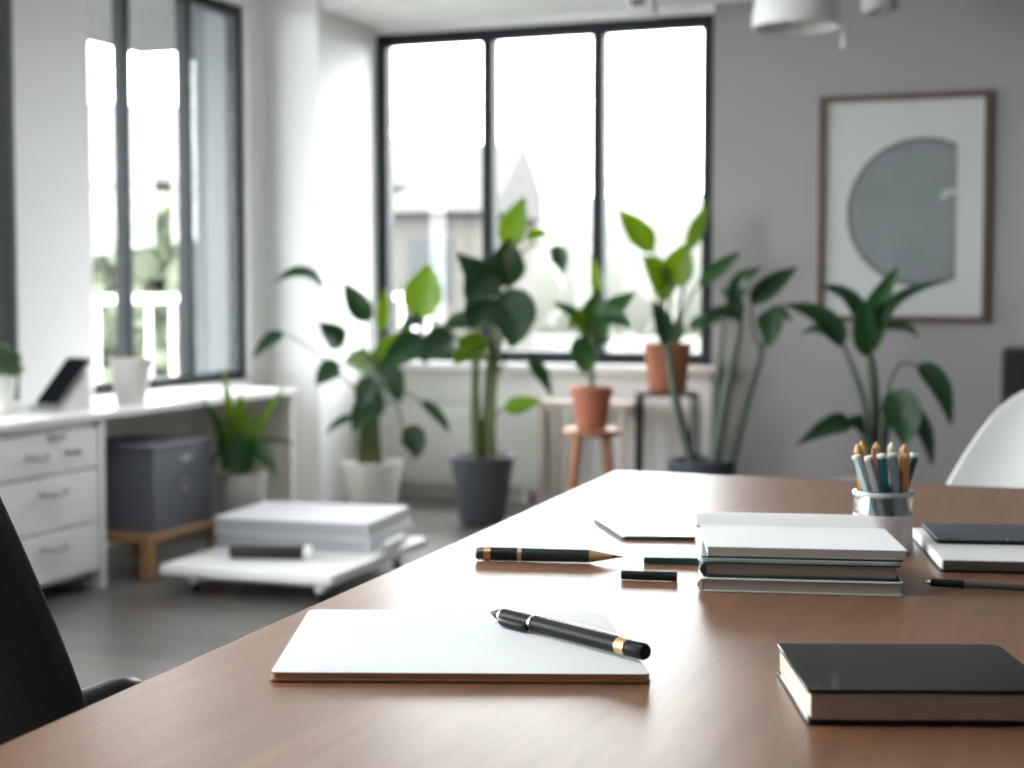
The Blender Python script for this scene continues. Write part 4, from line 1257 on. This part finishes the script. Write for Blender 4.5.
SHR = Matrix(((1, -0.06, 0, 0), (0, 1, 0, 0), (0, 0, 1, 0), (0, 0, 0, 1)))   # the leaves have slid askew
obj('cover', PR(round_poly(rect(0.198, 0.146), 0.004), 0, 0.0014), TEAL, ob_)
obj('pages', B(-0.097, 0.097, -0.0725, 0.070, 0.0015, 0.0108, SHR), PG2, ob_, bevel=0.0006)
obj('top_page', PR([(x - 0.06 * y, y) for x, y in rect(0.196, 0.1445)], 0.01085, 0.0112), PAPER, ob_)
fl = NB()
prev = None
for i in range(11):
    t_ = i / 10
    y = 0.0735 + 0.040 * t_
    zz = 0.0105 + 0.009 * math.sin(t_ * PI * 0.55)
    r4 = [fl.verts.new((-0.107, y, zz)), fl.verts.new((0.088 - 0.012 * t_, y, zz)), fl.verts.new((0.088 - 0.012 * t_, y, zz - 0.003)), fl.verts.new((-0.107, y, zz - 0.003))]
    if prev:
        for i2 in range(4):
            fl.faces.new((prev[i2], prev[(i2 + 1) % 4], r4[(i2 + 1) % 4], r4[i2]))
    else:
        fl.faces.new(r4)
    prev = r4
fl.faces.new(prev[::-1])
obj('raised_leaf', fl, PAPER, ob_)

# glass jar of thick pencils
JX, JY = -0.236, 1.805
jr = thing('jar', 'small glass jar with a white lower half holding thick pencils', 'jar', (JX, JY, DZ))
obj('glass', L([(0, 0.0005), (0.029, 0.0005), (0.0325, 0.004), (0.0328, 0.060), (0.0305, 0.063), (0.0305, 0.065), (0.0335, 0.0655), (0.0342, 0.068), (0.0335, 0.0705), (0.031, 0.072), (0.0288, 0.071),
                (0.0284, 0.063), (0.0298, 0.058), (0.0298, 0.0055), (0.026, 0.003), (0, 0.003)], 48), JARG, jr)
obj('rim', L([(0.0343, 0.0655), (0.0349, 0.067), (0.0349, 0.0695), (0.0343, 0.071), (0.0343, 0.0655)], 48), RIMG, jr)
obj('white_band', L([(0.0331, 0.002), (0.0336, 0.004), (0.0336, 0.044), (0.0331, 0.0445), (0.0331, 0.002)], 48), mat('frosted_white', (0.72, 0.71, 0.69), 0.5, var=0.03), jr)
WHT = mat('pencil_white', (0.78, 0.78, 0.74), 0.5)
pens = [  # foot (x, y), top (x right, y, z), colour, label
    (0.0001, -0.0144, -0.0336, -0.0077, 0.112, (0.42, 0.58, 0.64), 'pale blue thick pencil leaning furthest left in the glass jar'),
    (0.0084, -0.0213, -0.0227, -0.0204, 0.112, (0.22, 0.24, 0.26), 'grey thick pencil between the pale blue and bright teal ones in the jar'),
    (0.0087, -0.0067, -0.0072, -0.0189, 0.114, (0.02, 0.20, 0.27), 'bright teal thick pencil at the front of the glass jar'),
    (-0.0046, -0.0032, 0.0016, 0.0004, 0.108, (0.45, 0.19, 0.07), 'copper thick pencil in the middle of the glass jar behind the teal one'),
    (0.0172, -0.0150, 0.0062, -0.0151, 0.115, (0.20, 0.33, 0.40), 'steel blue thick pencil right of the jar centre'),
    (0.0211, -0.0009, 0.0204, -0.0174, 0.114, (0.46, 0.20, 0.08), 'copper thick pencil at the front right of the glass jar'),
    (0.0063, 0.0109, 0.0337, -0.0074, 0.114, (0.012, 0.09, 0.11), 'dark teal thick pencil leaning furthest right in the glass jar'),
    (-0.0110, 0.0172, -0.0288, 0.0047, 0.119, (0.50, 0.22, 0.07), 'orange brown thick pencil at the back left of the glass jar'),
    (-0.0010, 0.0222, -0.0212, 0.0166, 0.121, (0.60, 0.34, 0.14), 'light tan thick pencil standing tallest at the back of the glass jar'),
    (-0.0177, -0.0098, -0.0044, 0.0181, 0.120, (0.40, 0.18, 0.08), 'brown thick pencil behind the bright teal one in the glass jar'),
    (0.0114, 0.0205, 0.0123, 0.0144, 0.120, (0.70, 0.70, 0.64), 'white thick pencil at the back right of the glass jar'),
    (-0.0050, 0.0081, 0.0249, 0.0049, 0.119, (0.48, 0.34, 0.16), 'ochre thick pencil at the back behind the dark teal one in the jar'),
]
yaw = Matrix.Rotation(R(21), 4, 'Z')
for i, (bx, by, tx, ty, tz, col, lab) in enumerate(pens):
    a = yaw @ Vector((bx, by, 0.0048))
    b = yaw @ Vector((tx, ty, tz))
    lg = (b - a).length
    e = thing('pencil', lab, 'pencil', (JX + a.x, JY + a.y, DZ + a.z), 0, 'thick pencils in the glass jar')
    e.rotation_mode = 'QUATERNION'
    e.rotation_quaternion = (b - a).to_track_quat('Z', 'Y')
    r = 0.0053
    tipm = WHT if i in (0, 1, 2, 4, 6, 10) else mat('cut_wood', (0.62, 0.36, 0.16), 0.6)
    pm_ = mat('pencil_paint_%d' % i, col, 0.4)
    obj('shaft', L([(0, 0.001), (r * 0.9, 0), (r, 0.001), (r, lg - 0.004), (0, lg - 0.004)], 6, None), pm_, e)
    if i in (7, 8, 9, 10, 11):
        obj('tip', L([(r * 0.98, lg - 0.0039), (r * 0.62, lg + 0.001), (r * 0.25, lg + 0.0042), (0, lg + 0.0045), (0, lg - 0.0039), (r * 0.98, lg - 0.0039)], 12), tipm, e)
    else:
        obj('tip', L([(0, lg - 0.0039), (r * 1.02, lg - 0.0039), (r * 1.02, lg - 0.0005), (r * 0.8, lg), (0, lg)], 12), tipm, e)

# white pad with dark cover folded back, on the right
rp_ = thing('notebook', 'thick white pad with dark grey fore edge on the right of the desk', 'notebook', (-0.161, 1.690, DZ), R(14.2))
obj('back_cover', PR(round_poly([(0, 0), (0.31, 0), (0.31, 0.236), (0, 0.236)], 0.006), 0.0003, 0.0018), BLACKP, rp_)
obj('pages', PR(round_poly([(0.002, 0.006), (0.308, 0.006), (0.308, 0.232), (0.002, 0.232)], 0.006), 0.0019, 0.0125), PAPER, rp_, bevel=0.002)
obj('fore_edge', PR(round_poly([(0.004, 0.001), (0.308, 0.001), (0.308, 0.0058), (0.004, 0.0058)], 0.001), 0.0019, 0.0122), mat('fore_edge_grey', (0.13, 0.125, 0.115), 0.6), rp_, bevel=0.002)
bd = thing('notebook', 'slate blue covered notebook lying across the back of the white pad', 'notebook', (-0.161, 1.690, DZ + 0.0127), R(14.2))
obj('cover', PR(round_poly([(0.014, 0.112), (0.305, 0.112), (0.305, 0.236), (0.014, 0.236)], 0.005), 0.0032, 0.0052), SLATE, bd, bevel=0.0006)
obj('pages', B(0.017, 0.30, 0.115, 0.232, 0.0012, 0.0031), mat('black_pages', (0.02, 0.02, 0.022), 0.7), bd)
obj('back_cover', PR(round_poly([(0.014, 0.112), (0.305, 0.112), (0.305, 0.236), (0.014, 0.236)], 0.005), 0.0, 0.0011), BLACKP, bd)
for i in range(9):
    x = 0.03 + i * 0.031
    obj('binding_ring', tube(NB(), [(x, 0.108, 0.0015, 0.0008), (x, 0.1075, 0.0035, 0.0008), (x, 0.110, 0.0061, 0.0008), (x, 0.116, 0.0063, 0.0008), (x, 0.118, 0.0056, 0.0008)], 6), BLACKM, bd)
bp_, ln = lying('ballpoint_pen', 'slim grey ballpoint with black grip lying before the white pad', 'pen', (-0.170, 1.602), (-0.031, 1.608), DZ + 0.0046)
seg(bp_, 'tip', [(0, 0), (0, 0.0005), (0.009, 0.0030), (0.009, 0)], mat('pen_brass', (0.62, 0.52, 0.4), 0.35, metal=0.8))
seg(bp_, 'grip', [(0.0091, 0), (0.0091, 0.0042)] + [(0.0091 + 0.0022 * i + 0.0011, 0.0042 if i % 2 else 0.0038) for i in range(14)] + [(0.041, 0.0042), (0.041, 0)], BLACKP)
seg(bp_, 'barrel', [(0.0411, 0), (0.0411, 0.0036), (ln - 0.004, 0.0034), (ln - 0.004, 0)], mat('pen_grey', (0.15, 0.15, 0.16), 0.3, metal=0.5))
seg(bp_, 'push_button', [(ln - 0.0039, 0), (ln - 0.0039, 0.002), (ln + 0.005, 0.002), (ln + 0.005, 0)], STEEL)

# black glossy book, lower right
gbk = thing('book', 'glossy black hardback with cream pages in the front right corner of the desk', 'book', (-0.187, 1.056, DZ), R(20))
W_, D_ = 0.172, 0.142
P4 = round_poly([(0, 0), (W_, 0), (W_, D_), (0, D_)], [0.004, 0.004, 0.012, 0.004])
obj('back_cover', PR(P4, 0.0004, 0.0030), GLOSSB, gbk, bevel=0.0008)
obj('front_cover', PR(P4, 0.0222, 0.0250), GLOSSB, gbk, bevel=0.0008)
obj('pages', B(0.0022, W_ - 0.003, 0.0022, D_ - 0.003, 0.0031, 0.0221), PAGEC, gbk, bevel=0.001)
obj('spine', B(W_ - 0.0028, W_ - 0.0003, 0.003, D_ - 0.012, 0.0031, 0.0221), GLOSSB, gbk)
obj('edge_ribbon', B(0.0004, 0.0020, 0.003, D_ - 0.02, 0.0031, 0.0060), mat('white_ribbon', (0.7, 0.72, 0.72), 0.3), gbk)

# ---------------------------------------------------------------- chairs
oc = thing('office_chair', 'black fabric office chair pushed against the left side of the desk', 'chair', (-1.052, 1.36, 0), R(-2))
bk = NB()
rows = []
nz = 14
for i in range(nz + 1):
    t_ = i / nz
    zz = 0.50 + 0.56 * t_
    hw = 0.24 * (1 - 0.26 * max(0, (zz - 0.655) / 0.23) ** 1.3) * (1 if t_ > 0.06 else 0.93)
    if t_ > 0.93:
        hw *= 0.86
    yy = -0.235 - 0.13 * t_ ** 1.1
    rows.append((zz, hw, yy))
grid = {}
nx = 12
for s in (0, 1):
    for i, (zz, hw, yy) in enumerate(rows):
        for j in range(nx + 1):
            u = -1 + 2 * j / nx
            edge = 1 - abs(u) ** 4
            cv_ = 0.035 * u * u
            th = (0.012 + 0.016 * edge)
            grid[s, i, j] = bk.verts.new((hw * u, yy + cv_ + (th if s else -th), zz))
for s in (0, 1):
    for i in range(nz):
        for j in range(nx):
            bk.faces.new((grid[s, i, j], grid[s, i, j + 1], grid[s, i + 1, j + 1], grid[s, i + 1, j]))
for i in range(nz):
    for j in (0, nx):
        bk.faces.new((grid[0, i, j], grid[0, i + 1, j], grid[1, i + 1, j], grid[1, i, j]))
for j in range(nx):
    for i in (0, nz):
        bk.faces.new((grid[0, i, j], grid[1, i, j], grid[1, i, j + 1], grid[0, i, j + 1]))
obj('backrest', bk, BLACKF, oc, smooth=60, subsurf=1)
stt = PR(round_poly(rect(0.48, 0.46), 0.08), 0.425, 0.495)
obj('seat', stt, BLACKF, oc, bevel=0.02, seg=3)
obj('back_bracket', tube(NB(), [(0, -0.10, 0.405, 0.022), (0, -0.22, 0.41, 0.022), (0, -0.275, 0.47, 0.02), (0, -0.29, 0.56, 0.018)], 10), BLACKP, oc)
for s in (-1, 1):
    arm = obj('armrest', tube(NB(), [(s * 0.19, -0.255, 0.665, 0.010), (s * 0.192, -0.23, 0.669, 0.0145), (s * 0.194, -0.17, 0.671, 0.015), (s * 0.194, -0.135, 0.671, 0.0145), (s * 0.193, -0.11, 0.669, 0.008)], 14), BLACKP, oc)
    obj('arm_post', tube(NB(), [(s * 0.194, -0.16, 0.658, 0.012), (s * 0.225, -0.14, 0.56, 0.014), (s * 0.235, -0.09, 0.45, 0.014), (s * 0.20, -0.06, 0.418, 0.012)], 10), BLACKP, arm)
obj('mechanism', B(-0.10, 0.10, -0.12, 0.12, 0.385, 0.424), BLACKP, oc, bevel=0.01)
obj('gas_column', L([(0, 0.10), (0.026, 0.10), (0.026, 0.24), (0.016, 0.242), (0.016, 0.3849), (0, 0.3849)], 24), BLACKM, oc)
for i in range(5):
    a = R(72 * i + 10)
    ca, sa = math.cos(a), math.sin(a)
    lg_ = obj('base_leg', tube(NB(), [(0.02 * ca, 0.02 * sa, 0.10, 0.026), (0.15 * ca, 0.15 * sa, 0.088, 0.02), (0.29 * ca, 0.29 * sa, 0.07, 0.014)], 10), BLACKP, oc)
    mw = Matrix.Translation((0.285 * ca, 0.285 * sa, 0.027)) @ Matrix.Rotation(a, 4, 'Z') @ Matrix.Rotation(R(90), 4, 'X')
    obj('castor', L([(0, -0.02), (0.02, -0.02), (0.027, -0.014), (0.027, 0.014), (0.02, 0.02), (0, 0.02)], 20, mw), BLACKP, lg_)

# white shell chair beyond the desk
wc = thing('shell_chair', 'white moulded shell chair beyond the far right end of the desk', 'chair', (-0.14, 3.11, 0), R(166))
sh = NB()
prof = []  # (y, z, halfwidth, side lift, forward wrap)
path = [(0.235, 0.435, 0.19, 0.01), (0.22, 0.452, 0.205, 0.015), (0.12, 0.445, 0.225, 0.03), (0.0, 0.432, 0.235, 0.05), (-0.11, 0.435, 0.24, 0.075), (-0.175, 0.465, 0.24, 0.10),
        (-0.205, 0.53, 0.238, 0.10), (-0.225, 0.61, 0.218, 0.08), (-0.245, 0.70, 0.183, 0.06), (-0.265, 0.78, 0.142, 0.04), (-0.278, 0.825, 0.108, 0.022), (-0.284, 0.845, 0.075, 0.010), (-0.286, 0.853, 0.035, 0.004)]
M_ = 14
top_, bot_ = [], []
for i, (y, z_, hw, lift) in enumerate(path):
    y2, z2 = path[min(i + 1, len(path) - 1)][:2]
    y1, z1 = path[max(i - 1, 0)][:2]
    tg = Vector((0, y2 - y1, z2 - z1)).normalized()
    nn = Vector((0, tg.z, -tg.y))
    nn = nn if nn.z > 0 or nn.y > 0 else -nn
    ra, rb2 = [], []
    for j in range(M_ + 1):
        u = -1 + 2 * j / M_
        p_ = Vector((hw * u, y, z_)) + nn * lift * abs(u) ** 2.4
        ra.append(sh.verts.new(p_ + nn * 0.004))
        rb2.append(sh.verts.new(p_ - nn * 0.004))
    top_.append(ra)
    bot_.append(rb2)
for i in range(len(path) - 1):
    for j in range(M_):
        sh.faces.new((top_[i][j], top_[i][j + 1], top_[i + 1][j + 1], top_[i + 1][j]))
        sh.faces.new((bot_[i][j], bot_[i + 1][j], bot_[i + 1][j + 1], bot_[i][j + 1]))
    for j in (0, M_):
        sh.faces.new((top_[i][j], top_[i + 1][j], bot_[i + 1][j], bot_[i][j]))
for e_ in (0, len(path) - 1):
    for j in range(M_):
        sh.faces.new((top_[e_][j], bot_[e_][j], bot_[e_][j + 1], top_[e_][j + 1]))
obj('shell', sh, mat('white_shell', (0.80, 0.81, 0.82), 0.35, var=0.01), wc, smooth=60, subsurf=1)
for sx in (-1, 1):
    for sy in (-1, 1):
        obj('leg', tube(NB(), [(sx * 0.13, sy * 0.11, 0.412, 0.013), (sx * 0.18, sy * 0.16, 0.2, 0.014), (sx * 0.225, sy * 0.205, 0.001, 0.011)], 12), OAK, wc)
obj('under_frame', tube(NB(), [(-0.13, -0.11, 0.405, 0.007), (0, 0, 0.41, 0.007), (0.13, 0.11, 0.405, 0.007)], 8), BLACKM, wc)
